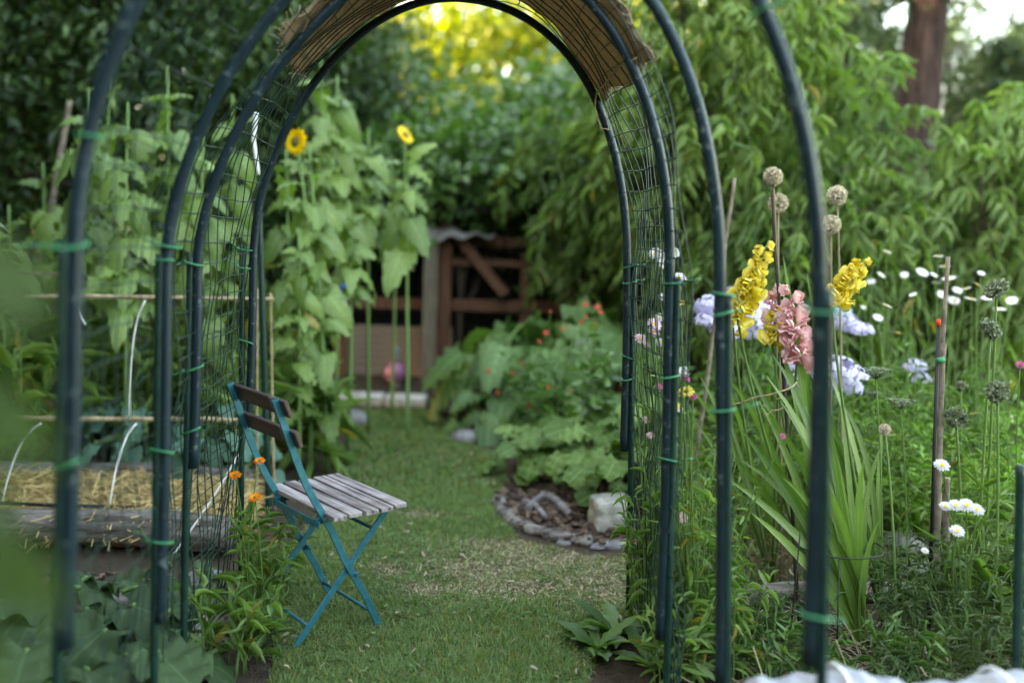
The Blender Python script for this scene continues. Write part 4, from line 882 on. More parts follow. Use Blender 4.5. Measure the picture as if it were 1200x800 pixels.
# ground layer of the right bed
for k, (px, D, h) in enumerate([(1000, 5.2, .42), (1050, 5.5, .45), (1095, 5.0, .40), (1150, 5.3, .46), (1200, 5.0, .42), (1040, 4.7, .34), (1105, 4.5, .36), (1170, 4.5, .38), (985, 4.85, .36), (1230, 4.6, .4)]):
    leafy('herb', 'bright green leafy herb forming the bed beneath the daisies', 'herb', GD(px, D), 26, h * 1.25, .32, LEAF6, .07, .55, 18, M['herb'], group='bright herbs beneath the daisies')
for (px, D, h) in [(1066, 3.3, .34), (1140, 3.05, .30), (1195, 3.2, .46), (1120, 3.5, .4), (1175, 3.6, .46), (1050, 3.6, .3), (1085, 2.95, .18)]:
    leafy('feathery_plant', 'feathery leaved plant in the bed around the grey posts', 'plant', GD(px, D), 13, h, .19, LANCE, .06, .10, 30, M['feather'], group='feathery plants around the posts', sr=.002)
leafy('grassy_plant', 'tall grassy stems leaning behind the everlasting flowers', 'plant', GD(1130, 3.4), 6, .62, .12, LANCE, .3, .045, 5, M['glad'], lean=(.35, 0))
leafy('jagged_plant', 'plant with broad jagged leaves beside the last stake', 'plant', GD(1185, 3.35), 8, .36, .18, LEAF6, .13, .6, 7, M['weedd'])
for (px, D, h) in ((960, 3.15, .16), (905, 3.1, .2), (1040, 3.1, .2), (930, 3.3, .22), (1075, 3.1, .22), (985, 3.05, .12)):
    leafy('low_weed', 'low green weed filling the bed at the foot of the gladioli', 'weed', GD(px, D), 9, h, .14, LANCE, .08, .2, 11, M['weedd'], group='low weeds at the foot of the gladioli')
for (px, D, h) in ((1000, 4.2, .75), (1065, 4.3, .8), (1115, 4.1, .7), (1165, 4.0, .8), (850, 4.2, .7)):
    leafy('wild_plant', 'thin wild plant with airy stems between gladioli and daisies', 'plant', GD(px, D), 11, h, .22, LANCE, .08, .16, 14, M['weed'], group='thin wild plants between gladioli and daisies', sr=.002)
RB = [GD(835, 2.75), GD(1230, 2.75), GD(1240, 3.7), GD(1010, 3.6), GD(845, 3.6)]
p = pts_in(RB, 1600, 0, .012); scatter_chips('bark_chips', p, M['chips'], 'dark bark chips covering the bed under the gladioli', .015, .055, (.25, .6))
n = 900; p = pts_in(RB, n, .005, .05); a = rng.uniform(0, 6.28, n); acc = Acc()
scatter(acc, gridleaf(4, 2, lambda t: .5, .3, 0), p, np.stack([np.cos(a), np.sin(a), rng.normal(.1, .35, n)], -1), np.tile(GLOBAL_UP, (n, 1)), np.stack([np.full(n, .004), rng.uniform(.06, .22, n), rng.uniform(.02, .12, n)], -1)); struct(link('dead_stalks', acc.mesh('dead_stalks', M['dryst'])), 'stuff', 'tangle of dead stalks on the bed under the gladioli')
for (px, D, lab) in ((895, 3.95, 'dry bleached weed behind the bare hoop'), (925, 4.05, 'dry bleached weed on the thin lawn patch')):
    leafy('dead_weed', lab, 'weed', GD(px, D), 26, .32, .22, LANCE, .04, .1, 8, M['dryst'], stem='dryst', sr=.0018)
for (px, D, h) in ((870, 3.5, .3), (890, 3.35, .25)): leafy('wispy_plant', 'wispy thin stemmed plant before the thin lawn patch', 'weed', GD(px, D), 18, h, .16, LANCE, .05, .08, 14, M['feather'], group='wispy plants by the lawn patch', sr=.0016)
log('bed_edge_log', 'low grey log edging behind the gladioli', GD(850, 3.72, .03), GD(1240, 3.78, .03), .045, M['bark'])
for (px, py, r, lab) in ((880, 612, .09, 'flat grey stone at the left end of the thin lawn patch'), (935, 612, .07, 'small grey stone behind the dead weeds'), (1060, 640, .10, 'brown stone beyond the feathery plants'), (1085, 675, .09, 'grey stone among the feathery plants'), (1078, 612, .08, 'stone just behind the grey posts')):
    me = blob(2, (r, r * .8, r * .5), .12, int(px)); me.materials.append(M['greystone']); g = G(px, py); g.z = r * .15; tag(link('stone', me, None, g), lab, 'stone')

# ------------------------------------------------------------------ round bed
arc = [(586, 588), (592, 603), (604, 614), (620, 622), (640, 629), (662, 634), (686, 638), (712, 640), (742, 636)]
gp = [G(*q) for q in arc]
for i, lab in enumerate(('curved grey edging branch where the round bed meets the path', 'long grey edging branch along the round bed')):
    seg = gp[:4] if i == 0 else gp[3:7]; p = resample(seg, 26); c = p.mean(0); p = p - c; p[:, 2] += .016; p[:, :2] += np.cumsum(rng.normal(0, .003, (26, 2)), 0)
    V, F, L = tube(p, .036 + .007 * np.sin(np.linspace(0, 14, 26) + i) + rng.normal(0, .002, 26), 11); V[:, 2] = V[:, 2] * .75; V += rng.normal(0, .0035, V.shape); tag(link('bed_edging', Acc().add(V, F, L).mesh('bed_edging', M['bark']), None, c), lab, 'edging')
for k, (px, py, r) in enumerate(((690, 637, .055), (704, 641, .06), (722, 640, .065), (741, 636, .06), (664, 636, .04), (596, 592, .04))):
    me = blob(2, (r * 1.1, r * .6, r * .28), .2, 60 + k); me.materials.append(M['greystone']); g = G(px, py); g.z = r * .12; o = link('edging_stone', me, None, g); o.rotation_euler = (0, 0, random.random()); tag(o, 'rough grey stone set along the edge of the round bed', 'stone', 'stones edging the round bed')
bed = gp + [G(760, 560), G(700, 548), G(610, 552)]
RBS = sheet('round_bed_soil', bed, .008, M['soil']); p = pts_in(bed, 1500, .008, .03); scatter_chips('bark_chips', p, M['chips'], 'brown bark mulch in the round bed', .02, .07, (.25, .6))
bm = bmesh.new(); bmesh.ops.create_cube(bm, size=2); bmesh.ops.subdivide_edges(bm, edges=bm.edges[:], cuts=7, use_grid_fill=True)
for v in bm.verts:
    c = np.array(v.co); r8 = (np.abs(c) ** 9).sum() ** (1 / 9); c = c / r8 * (1 + .012 * math.sin(c[0] * 2 + c[1] * 3) + .012 * math.sin(c[2] * 2.5 + c[0] * 2) + float(rng.normal(0, .008))); v.co = Vector(c * np.array([.098, .07, .084]) * (1 - .06 * (c[2] > 0)))
me = bpy.data.meshes.new('stone_block'); bm.to_mesh(me); bm.free(); me.materials.append(M['stone']); g = G(716, 622); g.z = .08; o = link('stone_block', me, None, g); o.rotation_euler = (.08, -.04, .25); tag(o, 'pale squared stone block sitting in the round bed', 'stone')
for (a, b_, r, lab) in (((618, 605), (650, 588), .018, 'thin split branch lying in the round bed'), ((634, 588), (668, 612), .022, 'grey branch crossing another in the round bed'), ((612, 596), (640, 615), .014, 'small pale stick on the bark mulch')):
    A_, B_ = G(*a), G(*b_); A_.z = B_.z = .035; log('branch', lab, A_, B_, r, M['edging'], 'branch', seg=8)
for (px, py, r, lab) in ((410, 497, .13, 'dark round stone at the end of the sunflower row'), (545, 517, .10, 'flat grey stone at the lawn edge under the huge leaves'), (212, 745, .11, 'speckled pale stone at the foot of the hessian hoop'), (238, 690, .10, 'speckled stone behind the netting foot'), (345, 748, .018, 'tiny pale pebble in the grass by the chair'), (352, 742, .013, 'tinier pale pebble in the grass near the chair foot')):
    me = blob(2, (r, r * .85, r * .55), .1, int(px) + 3); me.materials.append(M['stone'] if px in (212, 345, 352) else M['greystone']); g = G(px, py); g.z = r * .2; tag(link('stone', me, None, g), lab, 'stone')

# red flowers behind the round bed
for (px, D, lab, lst) in ((620, 6.2, 'small red flowers among the huge leaves', [(572, 435, 1), (600, 437, .8), (612, 425, .9), (640, 390, 1.1), (632, 400, .8), (601, 472, .9), (583, 460, .8), (570, 465, .7)]), (690, 6.0, 'small red flowers clustered beside the netting', [(686, 357, 1.1), (700, 360, 1.2), (704, 366, .9), (681, 378, .9), (687, 372, .8), (722, 350, .9), (698, 380, .7), (712, 335, .7)]), (650, 5.8, 'small red flowers lowest above the squash leaves', [(643, 454, 1), (620, 475, .9), (660, 385, .8), (668, 458, .7), (645, 365, .7)])):
    b = GD(px, D); t = leafy('zinnia', lab, 'flower', b, 9, .68, .28, LEAF6, .13, .6, 10, M['bigleaf']); flower_stalks(t, b, [(x, y, D + random.uniform(-.2, .1), s * .62) for x, y, s in lst[::2] + lst[1:4:2]], 'red')
leafy('leafy_plant', 'loose green plant with a pale grey top behind the netting', 'plant', GD(712, 5.3), 10, .85, .2, LEAF6, .13, .7, 12, M['bush'])
leafy('leafy_plant', 'bushy green plant between round bed and gladioli', 'plant', GD(860, 5.2), 20, .6, .4, LANCE, .12, .25, 16, M['weedd'])
leafy('leafy_plant', 'bushy green plant just behind the thin cane and phlox', 'plant', GD(800, 5.4), 24, .8, .4, LANCE, .13, .25, 18, M['weedd'])
leafy('leafy_plant', 'bushy green plant behind the yellow gladioli', 'plant', GD(930, 5.4), 22, .75, .45, LANCE, .12, .25, 18, M['weedd'])
leafy('leafy_plant', 'low green plant under the phlox', 'plant', GD(905, 4.6), 18, .45, .35, LANCE, .11, .22, 16, M['weed'])
leafy('leafy_plant', 'low green plant right beside the netting', 'plant', GD(830, 4.5), 18, .55, .32, LANCE, .11, .22, 16, M['weed'])

# bed filler on the left: upright plants between the sunflowers
for (px, D, h) in [(20, 5.0, .75), (70, 5.1, .8), (130, 5.5, .85), (175, 5.3, .9), (225, 5.4, .85), (285, 5.2, .8), (40, 5.7, 1.0), (100, 5.8, 1.0), (200, 6.0, 1.0), (262, 6.0, 1.0), (320, 6.1, .9), (-20, 5.2, .9)]:
    leafy('corn_plant', 'upright plant with long arching leaves among the sunflowers', 'plant', GD(px, D), 7, h, .14, LANCE, .38, .11, 8, M['weed'], group='arching leaf plants among the sunflowers', sr=.006, droop=-.3)
for (px, D, h) in [(330, 5.6, .7), (372, 5.5, .55), (352, 6.3, .9)]:
    leafy('corn_plant', 'upright plant with long yellowish leaves at the lawn edge', 'plant', GD(px, D), 6, h, .12, LANCE, .34, .12, 9, M['weed'], group='arching leaf plants at the lawn edge', sr=.006, droop=0)

# ------------------------------------------------------------------ timber coop
CD = 8.6; cb = GD(520, CD); t = thing('timber_coop', 'red brown timber coop with dark inside at the end of the lawn', 'coop', cb)
def vpost(name, px, w_, y0, m, dy=0, top=None):
    g = GD(px, CD + dy); tp = P(px, y0, CD + dy).z; box_obj(name, (w_, w_, tp), (g.x - cb.x, dy, tp / 2), m, t)
vpost('post', 519, .10, 262, M['redwood']); vpost('post', 502, .12, 282, M['greywood'], -.15); vpost('post', 662, .12, 296, M['redwood'], .1); vpost('post', 398, .10, 280, M['redwood'], .05); vpost('post', 612, .08, 296, M['redwood'], .12)
def hbeam(name, x0, x1, y, hh, m, dy=0, dep=.05):
    a, b_ = P(x0, y, CD + dy), P(x1, y, CD + dy); box_obj(name, ((b_ - a).length, dep, hh), ((a.x + b_.x) / 2 - cb.x, dy, (a.z + b_.z) / 2), m, t)
hbeam('rail', 400, 665, 357, .10, M['redwood'], .08); hbeam('rail', 530, 610, 308, .06, M['redwood'], .03); hbeam('rail', 400, 665, 282, .09, M['redwood'], .09)
a, b_ = P(530, 270, CD - .06), P(592, 345, CD - .06); d = b_ - a; box_obj('brace', (d.length, .04, .09), ((a + b_) / 2) - cb, M['redwood'], t, (0, -math.atan2(d.z, d.x), 0))
for i in range(9):
    y = .06 + i * .045
    if i < 7: box_obj('low_board', (.95, .02, .06), (-.42, .14 + .001 * (i % 2), .035 + i * .062), M['tanwood'], t)
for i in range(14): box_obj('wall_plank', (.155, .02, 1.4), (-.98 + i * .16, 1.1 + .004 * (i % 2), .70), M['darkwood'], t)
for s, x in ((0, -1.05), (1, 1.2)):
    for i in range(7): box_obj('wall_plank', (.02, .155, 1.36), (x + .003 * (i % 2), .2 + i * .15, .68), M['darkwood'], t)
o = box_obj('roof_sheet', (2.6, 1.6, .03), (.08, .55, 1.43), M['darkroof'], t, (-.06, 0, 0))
acc = Acc(); xs = np.linspace(-.42, .42, 40); V = np.concatenate([np.stack([xs, np.full(40, -.28 + k * .08), .02 * np.sin(xs * 30) * (1 - .1 * k) + .12 - abs(k - 3) * .028 + .03 * np.sin(xs * 5 + k)], -1) for k in range(7)]); i = (np.arange(6)[:, None] * 40 + np.arange(39)[None]).ravel()
acc.add(V, np.stack([i, i + 1, i + 41, i + 40], -1)); o = link('roof_cover', acc.mesh('roof_cover', M['roof']), t, P(523, 284, CD) - cb)
acc = Acc(); 
for i in range(22): x = -.95 + i * .1; acc.add(*tube([(x, .16, .42), (x, .16, 1.36)], .0022, 4))
for i in range(10): acc.add(*tube([(-1, .163, .45 + i * .1), (1.15, .163, .45 + i * .1)], .0022, 4))
link('wire_mesh', acc.mesh('wire_mesh', M['wire']), t)
o = box_obj('floor_straw', (2.2, 1.0, .05), (.08, .62, .025), M['tanwood'], t)
b = P(463, 447, 8.2); b.z = 0; t = thing('ball_ornament', 'round pink glazed ball ornament before the coop boards', 'ornament', b)
link('ball', disc_mesh('ball', .095, .095, M['glassball']), t, (0, 0, .12)); tube_obj('neck', [(0, 0, .2), (0, 0, .24), (0, 0, .30), (0, 0, .34)], [.03, .022, .035, .01], M['greystone'], t, 10); tube_obj('foot', [(0, 0, 0), (0, 0, .04)], [.05, .035], M['greystone'], t, 10)
t = thing('blue_tub', 'small blue plastic tub on the coop rail', 'tub', P(404, 352, CD + .05)); tube_obj('body', [(0, 0, 0), (0, 0, .1), (0, 0, .2)], [.05, .058, .066], M['blue'], t, 14); tube_obj('rim', [(0, 0, .195), (0, 0, .215)], [.073, .073], M['blue'], t, 14)
for (x0, x1, py, lab) in ((398, 450, 472, 'pale stone step slab next to the sunflowers'), (452, 500, 474, 'pale stone step slab before the grey post')):
    a, b_ = G(x0, py), G(x1, py); box_obj('step_slab', ((b_ - a).length, .22, .07), ((a.x + b_.x) / 2, a.y, .036), M['stone'], None, (0, 0, .02), .012); tag(bpy.context.scene.objects[-1] if False else COL.objects[-1], lab, 'slab')

# ------------------------------------------------------------------ trees and bushes of the background
def lump(d, seed, amp=.28):
    r = np.random.default_rng(seed); k = r.normal(size=(6, 3)) * 2.3; ph = r.random(6) * 6.28
    return 1 + amp * np.sin(d @ k.T + ph).mean(1) * 2
def tree(name, label, cat, px, D, cz, rad, ncl, per, ll, lw, m, seed, group=None, spread=.22, shell=.45, tr=.09, tm='trunk', T=None, drp=.15, topvar=.35, zmin=.1):
    b = GD(px, D); b.z = 0; t = thing(name, label, cat, b, group)
    d = rand_unit(ncl); rr = (shell + (1 - shell) * rng.random(ncl) ** .6) * lump(d, seed); c = d * rr[:, None] * np.array(rad) + [0, 0, cz]
    c[:, 2] = np.maximum(c[:, 2], zmin + .1 * rng.random(ncl)); sp = spread * rng.uniform(.6, 1.4, ncl)
    pos = np.repeat(c, per, 0) + rng.normal(size=(ncl * per, 3)) * np.repeat(sp, per)[:, None] * [1, 1, .7]
    pos[:, 2] = np.maximum(pos[:, 2], .03); out = nrm((pos - [0, 0, cz]) / np.array(rad)); n = len(pos)
    dr = nrm(out * .6 + rand_unit(n) * .8 + np.array([0, 0, -drp])); up = nrm(np.array([0, 0, .8]) + out * .5 + rand_unit(n) * .6)
    sz = ll * rng.uniform(.6, 1.25, n); var = np.clip(np.repeat(rng.random(ncl), per) * (1 - topvar) + rng.random(n) * topvar, 0, .999)
    acc = Acc(); scatter(acc, T or LEAF4, pos, dr, up, np.stack([sz * lw, sz, sz], -1), var); link('crown', acc.mesh('crown', m), t)
    acc = Acc(); top = np.array([random.uniform(-.1, .1), random.uniform(-.1, .1), cz + rad[2] * .45]); k = bez((0, 0, -.05), (random.uniform(-.1, .1), 0, cz * .6), top, 9); acc.add(*tube(k, np.linspace(tr, tr * .3, 9), 9))
    for i in range(12):
        j = random.randint(2, 7); e = c[random.randrange(ncl)]; acc.add(*tube(bez(k[j], (k[j] + e) / 2 + [0, 0, .1], e, 6), np.linspace(tr * .4, tr * .08, 6), 5))
    link('trunk', acc.mesh('trunk', M[tm]), t); return t
# dark evergreens on the left
E_ = 'evergreens behind the sunflowers'
tree('evergreen_shrub', 'dark evergreen behind the slanting bamboo stake', 'shrub', -40, 8.6, 2.6, (1.5, 1.2, 2.7), 420, 34, .13, .38, M['hedge2'], 1, E_, shell=.3)
tree('evergreen_shrub', 'glossy evergreen rising above the leftmost sunflower leaves', 'shrub', 120, 9.3, 2.8, (1.5, 1.2, 3.0), 430, 34, .13, .36, M['hedge'], 2, E_, shell=.3)
tree('evergreen_shrub', 'glossy evergreen between the two bare hoops', 'shrub', 250, 10.2, 2.8, (1.5, 1.2, 2.9), 430, 34, .14, .36, M['hedge'], 3, E_, shell=.3)
tree('evergreen_shrub', 'dark evergreen beyond the netting and hessian', 'shrub', 345, 11.2, 2.0, (1.0, 1.0, 1.9), 380, 34, .14, .4, M['hedge2'], 4, E_, shell=.3)
tree('evergreen_shrub', 'tall dark evergreen closing the gap behind the hessian strip', 'shrub', 285, 13.5, 3.0, (1.7, 1.2, 3.2), 480, 34, .17, .42, M['hedge2'], 14, E_, shell=.2)
# round bush in the middle
tree('round_bush', 'dense round leaved bush behind the timber coop', 'bush', 545, 11.4, 1.4, (1.5, 1.1, 1.4), 460, 34, .15, .62, M['bush'], 5, None, shell=.3, T=LEAF6)
tree('round_bush', 'dense round leaved bush seen below the hessian corner', 'bush', 655, 11.6, 1.45, (1.4, 1.1, 1.5), 460, 34, .15, .62, M['bush'], 6, None, shell=.3, T=LEAF6)
tree('round_bush', 'loose bush behind the coop toward the sunflowers', 'bush', 440, 11.8, 1.3, (1.3, 1.0, 1.3), 380, 32, .15, .6, M['bush'], 7, None, shell=.3, T=LEAF6)
tree('round_bush', 'leafy bush overhanging the roof of the timber coop', 'bush', 540, 8.7, 1.78, (1.2, .5, .36), 230, 30, .12, .6, M['bush'], 17, None, shell=.2, T=LEAF6, spread=.14, zmin=1.45, tr=.03)
# far sunlit trees
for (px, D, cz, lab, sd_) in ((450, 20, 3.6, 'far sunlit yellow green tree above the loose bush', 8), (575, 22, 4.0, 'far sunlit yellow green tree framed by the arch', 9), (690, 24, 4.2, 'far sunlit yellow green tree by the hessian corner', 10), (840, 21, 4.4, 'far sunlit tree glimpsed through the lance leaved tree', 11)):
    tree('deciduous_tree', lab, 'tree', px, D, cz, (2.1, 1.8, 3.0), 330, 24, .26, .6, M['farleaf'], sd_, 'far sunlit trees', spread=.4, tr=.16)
tree('deciduous_tree', 'green tree filling the gap low behind the bushes', 'tree', 620, 15.5, 1.2, (3.2, 1.2, 1.5), 420, 30, .2, .6, M['bush'], 31, None, spread=.35, tr=.12)
tree('deciduous_tree', 'sparse green tree dappled against the sunlit trees', 'tree', 455, 14.5, 2.9, (1.5, 1.0, 1.2), 55, 26, .17, .6, M['bush'], 33, None, spread=.28, tr=.07)
tree('deciduous_tree', 'sparse green tree under the hessian corner', 'tree', 670, 14.0, 2.8, (1.1, 1.0, 1.1), 50, 26, .17, .6, M['bush'], 34, None, spread=.28, tr=.07)
# conifers at right
def conifer(label, px, D, h, rad, seed, n=150, m='needle'):
    b = GD(px, D); t = thing('conifer', label, 'conifer', b, 'conifers behind the lance leaved trees'); acc, ac2 = Acc(), Acc(); ac2.add(*tube([(0, 0, -.05), (0, 0, h * .5), (0, 0, h)], [.14, .09, .02], 8))
    for i in range(n):
        z = h * (.04 + .96 * (i + random.random()) / n); a = i * 2.4 + random.uniform(-.3, .3); L_ = rad * (1 - z / h) ** .7 * random.uniform(.7, 1.1) + .15
        e = np.array([math.cos(a) * L_, math.sin(a) * L_, z - L_ * random.uniform(.05, .35)]); k = bez((0, 0, z), (e[0] * .5, e[1] * .5, z + .06), e, 7); ac2.add(*tube(k, np.linspace(.018, .004, 7), 4))
        nn = int(70 * L_) + 20; f = rng.uniform(.15, 1, nn); q = np.stack([np.interp(f * 6, np.arange(7), k[:, c]) for c in range(3)], -1) + rng.normal(0, .05, (nn, 3)); dd = nrm(np.array([math.cos(a), math.sin(a), -.5]) * .8 + rand_unit(nn) * .9)
        scatter(acc, LEAF4, q, dd, rand_unit(nn), np.stack([np.full(nn, .035), rng.uniform(.1, .22, nn), np.full(nn, .1)], -1))
    link('crown', acc.mesh('crown', M[m]), t); link('trunk', ac2.mesh('trunk', M['trunk']), t)
conifer('dark conifer on the coop side of the pine trunk', 955, 13.0, 4.6, 1.3, 1); conifer('dark conifer far side of the pine trunk', 1165, 12.0, 3.7, 1.4, 2); conifer('dark conifer low behind the pine trunk', 1030, 14.5, 4.3, 1.5, 3); conifer('dark conifer behind the hessian hoop', 850, 15, 5.2, 1.5, 4); conifer('dark conifer past the daisies', 1235, 11, 3.4, 1.2, 5); conifer('taller dark conifer filling the gap before the pine trunk', 995, 16, 5.2, 1.7, 6); conifer('tall dark conifer right behind the pine trunk', 1105, 16.5, 4.9, 2.0, 7); conifer('tall dark conifer behind the last sapling', 1195, 16, 4.8, 2.0, 8)
# pine trunk
b = GD(1065, 10.2); t = thing('pine_tree', 'tall pine with thick reddish trunk against the sky', 'pine tree', b)
k = np.array([tuple(P(x, y, 10.2) - b) for x, y in ((1062, 412), (1064, 330), (1068, 240), (1074, 140), (1082, 60), (1088, 0), (1094, -80), (1098, -190), (1102, -330), (1104, -480))]); V, F, L = tube(resample(k, 40), np.linspace(.235, .17, 40), 16); V += rng.normal(0, .006, V.shape); link('trunk', Acc().add(V, F, L).mesh('trunk', M['pinebark']), t)
acc, ac2 = Acc(), Acc()
for i in range(56):
    f = random.uniform(.55, 1) if i < 46 else random.uniform(.46, .56); p0 = k[0] + (k[-1] - k[0]) * f; p0[2] = k[-1][2] * f; a = random.random() * 6.28; L_ = random.uniform(.7, 2.0); e = p0 + np.array([math.cos(a) * L_, math.sin(a) * L_, -random.uniform(.1, .9)]); kk = bez(p0, (p0 + e) / 2 + [0, 0, .2], e, 8); ac2.add(*tube(kk, np.linspace(.035, .006, 8), 5))
    nn = 150; g = rng.uniform(.35, 1, nn); q = np.stack([np.interp(g * 7, np.arange(8), kk[:, c]) for c in range(3)], -1) + rng.normal(0, .11, (nn, 3)); scatter(acc, LEAF4, q, rand_unit(nn) + [0, 0, -.4], rand_unit(nn), np.stack([np.full(nn, .022), rng.uniform(.12, .24, nn), np.full(nn, .1)], -1))
link('branch', ac2.mesh('branch', M['pinebark']), t); link('crown', acc.mesh('crown', M['needle']), t)

# trees with hanging lance shaped leaves
def lance_tree(name, label, px, D, cz, rad, ntw, ll, m, seed, trunk=.05, group=None, down=1.0, per=20, tl=(.3, .75)):
    b = GD(px, D); t = thing(name, label, 'tree', b, group); acc, ac2 = Acc(), Acc(); k = bez((0, 0, -.03), (0, 0, cz * .6), (random.uniform(-.1, .1), 0, cz + rad[2] * .5), 8); ac2.add(*tube(k, np.linspace(trunk, trunk * .3, 8), 8))
    d = rand_unit(ntw); c = d * (rng.random(ntw) ** .45 * lump(d, seed))[:, None] * np.array(rad) + [0, 0, cz]; c[:, 2] = np.maximum(c[:, 2], .25)
    for i in range(0, ntw, 7): ac2.add(*tube(bez(k[random.randint(2, 6)], (c[i] * [.4, .4, .8]), c[i], 6), np.linspace(trunk * .35, .003, 6), 5))
    for i in range(ntw):
        L_ = random.uniform(*tl); o = nrm((c[i] - [0, 0, cz]) * [1, 1, .2]); e = c[i] + o * L_ * random.uniform(.15, .7) + [0, 0, -L_ * random.uniform(.1, 1.0) * down]; kk = bez(c[i], c[i] + o * L_ * .4 + [0, 0, .04], e, 7); ac2.add(*tube(kk, np.linspace(.004, .0015, 7), 3))
        f = np.linspace(.08, 1, per); q = np.stack([np.interp(f * 6, np.arange(7), kk[:, j]) for j in range(3)], -1); tgv = nrm(e - c[i]); a = rng.uniform(0, 6.28, per); sd2 = np.stack([np.cos(a), np.sin(a), rng.uniform(-1.1, .1, per) * down], -1)
        sz = ll * rng.uniform(.65, 1.15, per); scatter(acc, LANCE, q, nrm(tgv * .5 + sd2 * .8), np.stack([np.cos(a + 1.2), np.sin(a + 1.2), np.full(per, .8)], -1) + rng.normal(0, .4, (per, 3)), np.stack([sz * .21, sz, sz], -1), np.clip(random.random() * .6 + rng.random(per) * .4, 0, .999))
    link('crown', acc.mesh('crown', m), t); link('trunk', ac2.mesh('trunk', M['trunk']), t)
lance_tree('peach_tree', 'lance leaved fruit tree drooping behind the bare hoop', 812, 7.2, 2.35, (.72, .8, 1.35), 430, .15, M['peach'], 1)
lance_tree('peach_tree', 'lance leaved fruit tree behind the coop side of the netting', 730, 8.3, 1.7, (.75, .7, .85), 260, .15, M['peach'], 2)
lance_tree('peach_sapling', 'slender lance leaved sapling before the pine trunk', 988, 7.0, 1.4, (.36, .45, 1.0), 140, .15, M['peach2'], 3, .03)
lance_tree('peach_sapling', 'slender lance leaved sapling past the pine trunk', 1150, 6.6, 1.3, (.36, .45, .95), 140, .14, M['peach2'], 4, .03)
lance_tree('peach_sapling', 'slender lance leaved sapling at the far end of the daisies', 1210, 7.0, 1.6, (.45, .5, 1.0), 170, .14, M['peach2'], 5, .03)
lance_tree('peach_sapling', 'low lance leaved sapling right behind the phlox', 930, 6.4, 1.1, (.5, .5, .75), 220, .13, M['peach'], 6, .03)
lance_tree('peach_tree', 'lance leaved fruit tree higher behind the allium globes', 905, 8.6, 1.7, (.7, .7, .8), 220, .15, M['peach'], 7)
lance_tree('peach_tree', 'airy lance leaved fruit tree before the dark conifers', 925, 9.4, 2.5, (.55, .7, 1.2), 140, .16, M['peach2'], 9, .04)
lance_tree('peach_sapling', 'low lance leaved sapling between the pine and daisies', 1065, 7.6, .95, (.8, .5, .65), 230, .13, M['peach2'], 8, .03)
tree('shrub', 'mid green shrub closing the right end of the garden', 'shrub', 1190, 9.0, .9, (1.2, .8, 1.1), 260, 28, .12, .5, M['bush'], 21, None, T=LEAF6)
tree('shrub', 'mid green shrub under the conifers', 'shrub', 1000, 9.6, .8, (1.5, .8, 1.0), 280, 28, .12, .5, M['bush'], 22, None, T=LEAF6)
tree('shrub', 'mid green shrub between coop and fruit tree', 'shrub', 760, 9.4, .9, (1.0, .8, 1.1), 240, 28, .12, .5, M['bush'], 23, None, T=LEAF6)
# tall trees added beside the garden, mostly out of view, to block the sun
for (x, y, lab, sd_) in ((-6.8, 6.0, 'added tall tree shading the vegetable bed', 41), (-7.2, 10.0, 'added tall shade tree behind the evergreens', 42), (-7.2, 13.6, 'added tall tree shading the coop', 43), (-6.6, 2.0, 'added tall tree shading the lawn', 44), (-6.8, -2.0, 'added tall shade tree outside the open end of the arch', 45)):
    tree('added_shade_tree', lab, 'tree', 600 + FPX * x / y, y, 5.2, (2.5, 2.5, 5.0), 800, 26, .38, .6, M['hedge'], sd_, 'added trees shading the garden', spread=.4, tr=.2, shell=.2)

for (x, y, hz, rx, lab, sd_) in ((-3.6, -4.6, 2.3, 2.2, 'added unseen hedge tree across the path from the open arch end', 61), (0.2, -5.2, 2.2, 2.3, 'added unseen hedge tree straight behind the arch entrance', 62), (4.0, -4.4, 2.3, 2.2, 'added unseen hedge tree beside the fleece end of the garden', 63)):  # unseen trees added behind the camera to block low sky light
    t = tree('added_hedge_tree', lab, 'tree', 600, 5, hz, (rx, 1.3, hz), 420, 26, .3, .6, M['hedge'], sd_, 'unseen hedge trees added against low sky light', spread=.35, tr=.12, shell=.2)
    t.location = (x, y, 0)
tree('shrub', 'added unseen dense shrub beside the open end of the arch', 'shrub', 600 + FPX * -2.75 / 2.7, 2.7, 1.2, (.75, .9, 1.2), 260, 28, .11, .5, M['hedge'], 51, None, T=LEAF6)  # unseen shrub added out of frame to shade the squash leaves

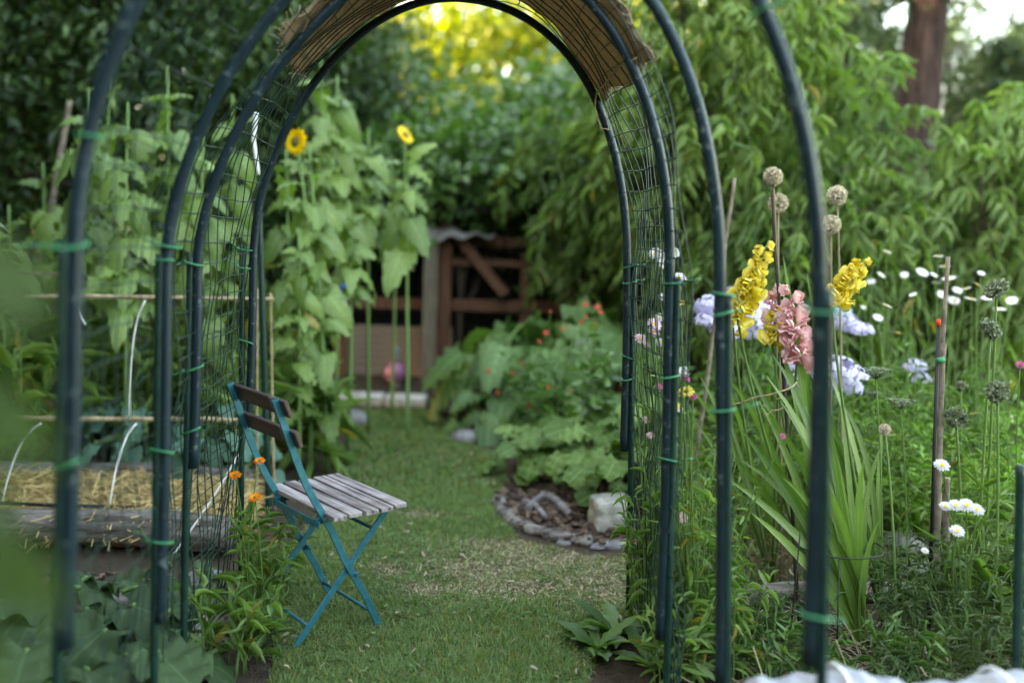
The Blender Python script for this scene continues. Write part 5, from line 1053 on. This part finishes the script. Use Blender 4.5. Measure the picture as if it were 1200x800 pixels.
# ------------------------------------------------------------------ foreground: fleece tunnel and soft leaves
X0, X1, Y0, Y1 = .47, 1.75, 2.0, 2.42
nx, ny = 240, 36; xs = np.linspace(X0, X1, nx); v = np.linspace(0, 1, ny); XX, VV = np.meshgrid(xs, v, indexing='ij')
crest = .432 + .018 * np.cos((XX - .40) * 2 * math.pi / .36) + .006 * np.sin(XX * 23) 
crest = crest * np.clip((XX - X0) / .10, 0.02, 1) ** .4; prof = np.sin(np.pi * VV) ** .45; Z = crest * prof + .006 * np.sin(XX * 60 + VV * 9) + .003 * np.sin(XX * 97 - VV * 21) * np.sin(XX * 13) + .004 * np.sin(XX * 171 + VV * 33); YY = Y0 + (Y1 - Y0) * VV + .012 * np.sin(XX * 31 + VV * 14)
acc = Acc(); i = (np.arange(nx - 1)[:, None] * ny + np.arange(ny - 1)[None]).ravel(); b0 = np.array([(X0 + X1) / 2, (Y0 + Y1) / 2, 0]); acc.add(np.stack([XX, YY, np.maximum(Z, .004)], -1).reshape(-1, 3) - b0, np.stack([i, i + ny, i + ny + 1, i + 1], -1))
t = thing('fleece_tunnel', 'white fleece cover draped over a low row tunnel', 'fleece cover', b0); o = link('cover', acc.mesh('cover', M['fleece']), t); md = o.modifiers.new('thick', 'SOLIDIFY'); md.thickness = .003
for x in (.76, 1.12, 1.48): a = np.linspace(0, math.pi, 16); tube_obj('tunnel_hoop', np.stack([np.full(16, x - b0[0]), -.2 * np.cos(a), .455 * np.sin(a) ** .5], -1), .005, M['tube'], t)
t = thing('foreground_plant', 'leafy plant with soft yellow green leaves next to the open hoop', 'plant', (-.345, .62, 0))
kk = bez((0, 0, 0), (-.02, 0, .8), (.01, 0, 1.62), 14); link('stem', Acc().add(*tube(kk, np.linspace(.008, .003, 14), 6)).mesh('stem', M['stem']), t)
FLM = leaf_mesh('leaf', prof_lance(.24, .8), M['fore'], pet=.1, droop=(.2, .6))
for i, (z, a, s) in enumerate(((1.43, -.6, .09), (1.34, -.25, .075), (1.30, -.9, .10), (1.25, -.2, .085), (1.20, -.8, .08), (1.52, -2.2, .08), (1.1, -2.6, .1), (.95, 1, .1), (.8, -1, .1), (.6, 2, .1))):
    p = kk[min(13, int(z / 1.62 * 13))]; link('leaf', random.choice(FLM), t, mw=mat4((math.cos(a), math.sin(a), -.55), (.2, -.9, .6), (p[0], p[1], z), s))

# soil litter on the left
LB = [GD(-60, 2.5), GD(250, 2.5), GD(268, 3.9), GD(-60, 3.9)]
p = pts_in(LB, 1500, 0, .012); scatter_chips('bark_chips', p, M['chips'], 'dark litter under the squash leaves', .012, .05, (.25, .6))
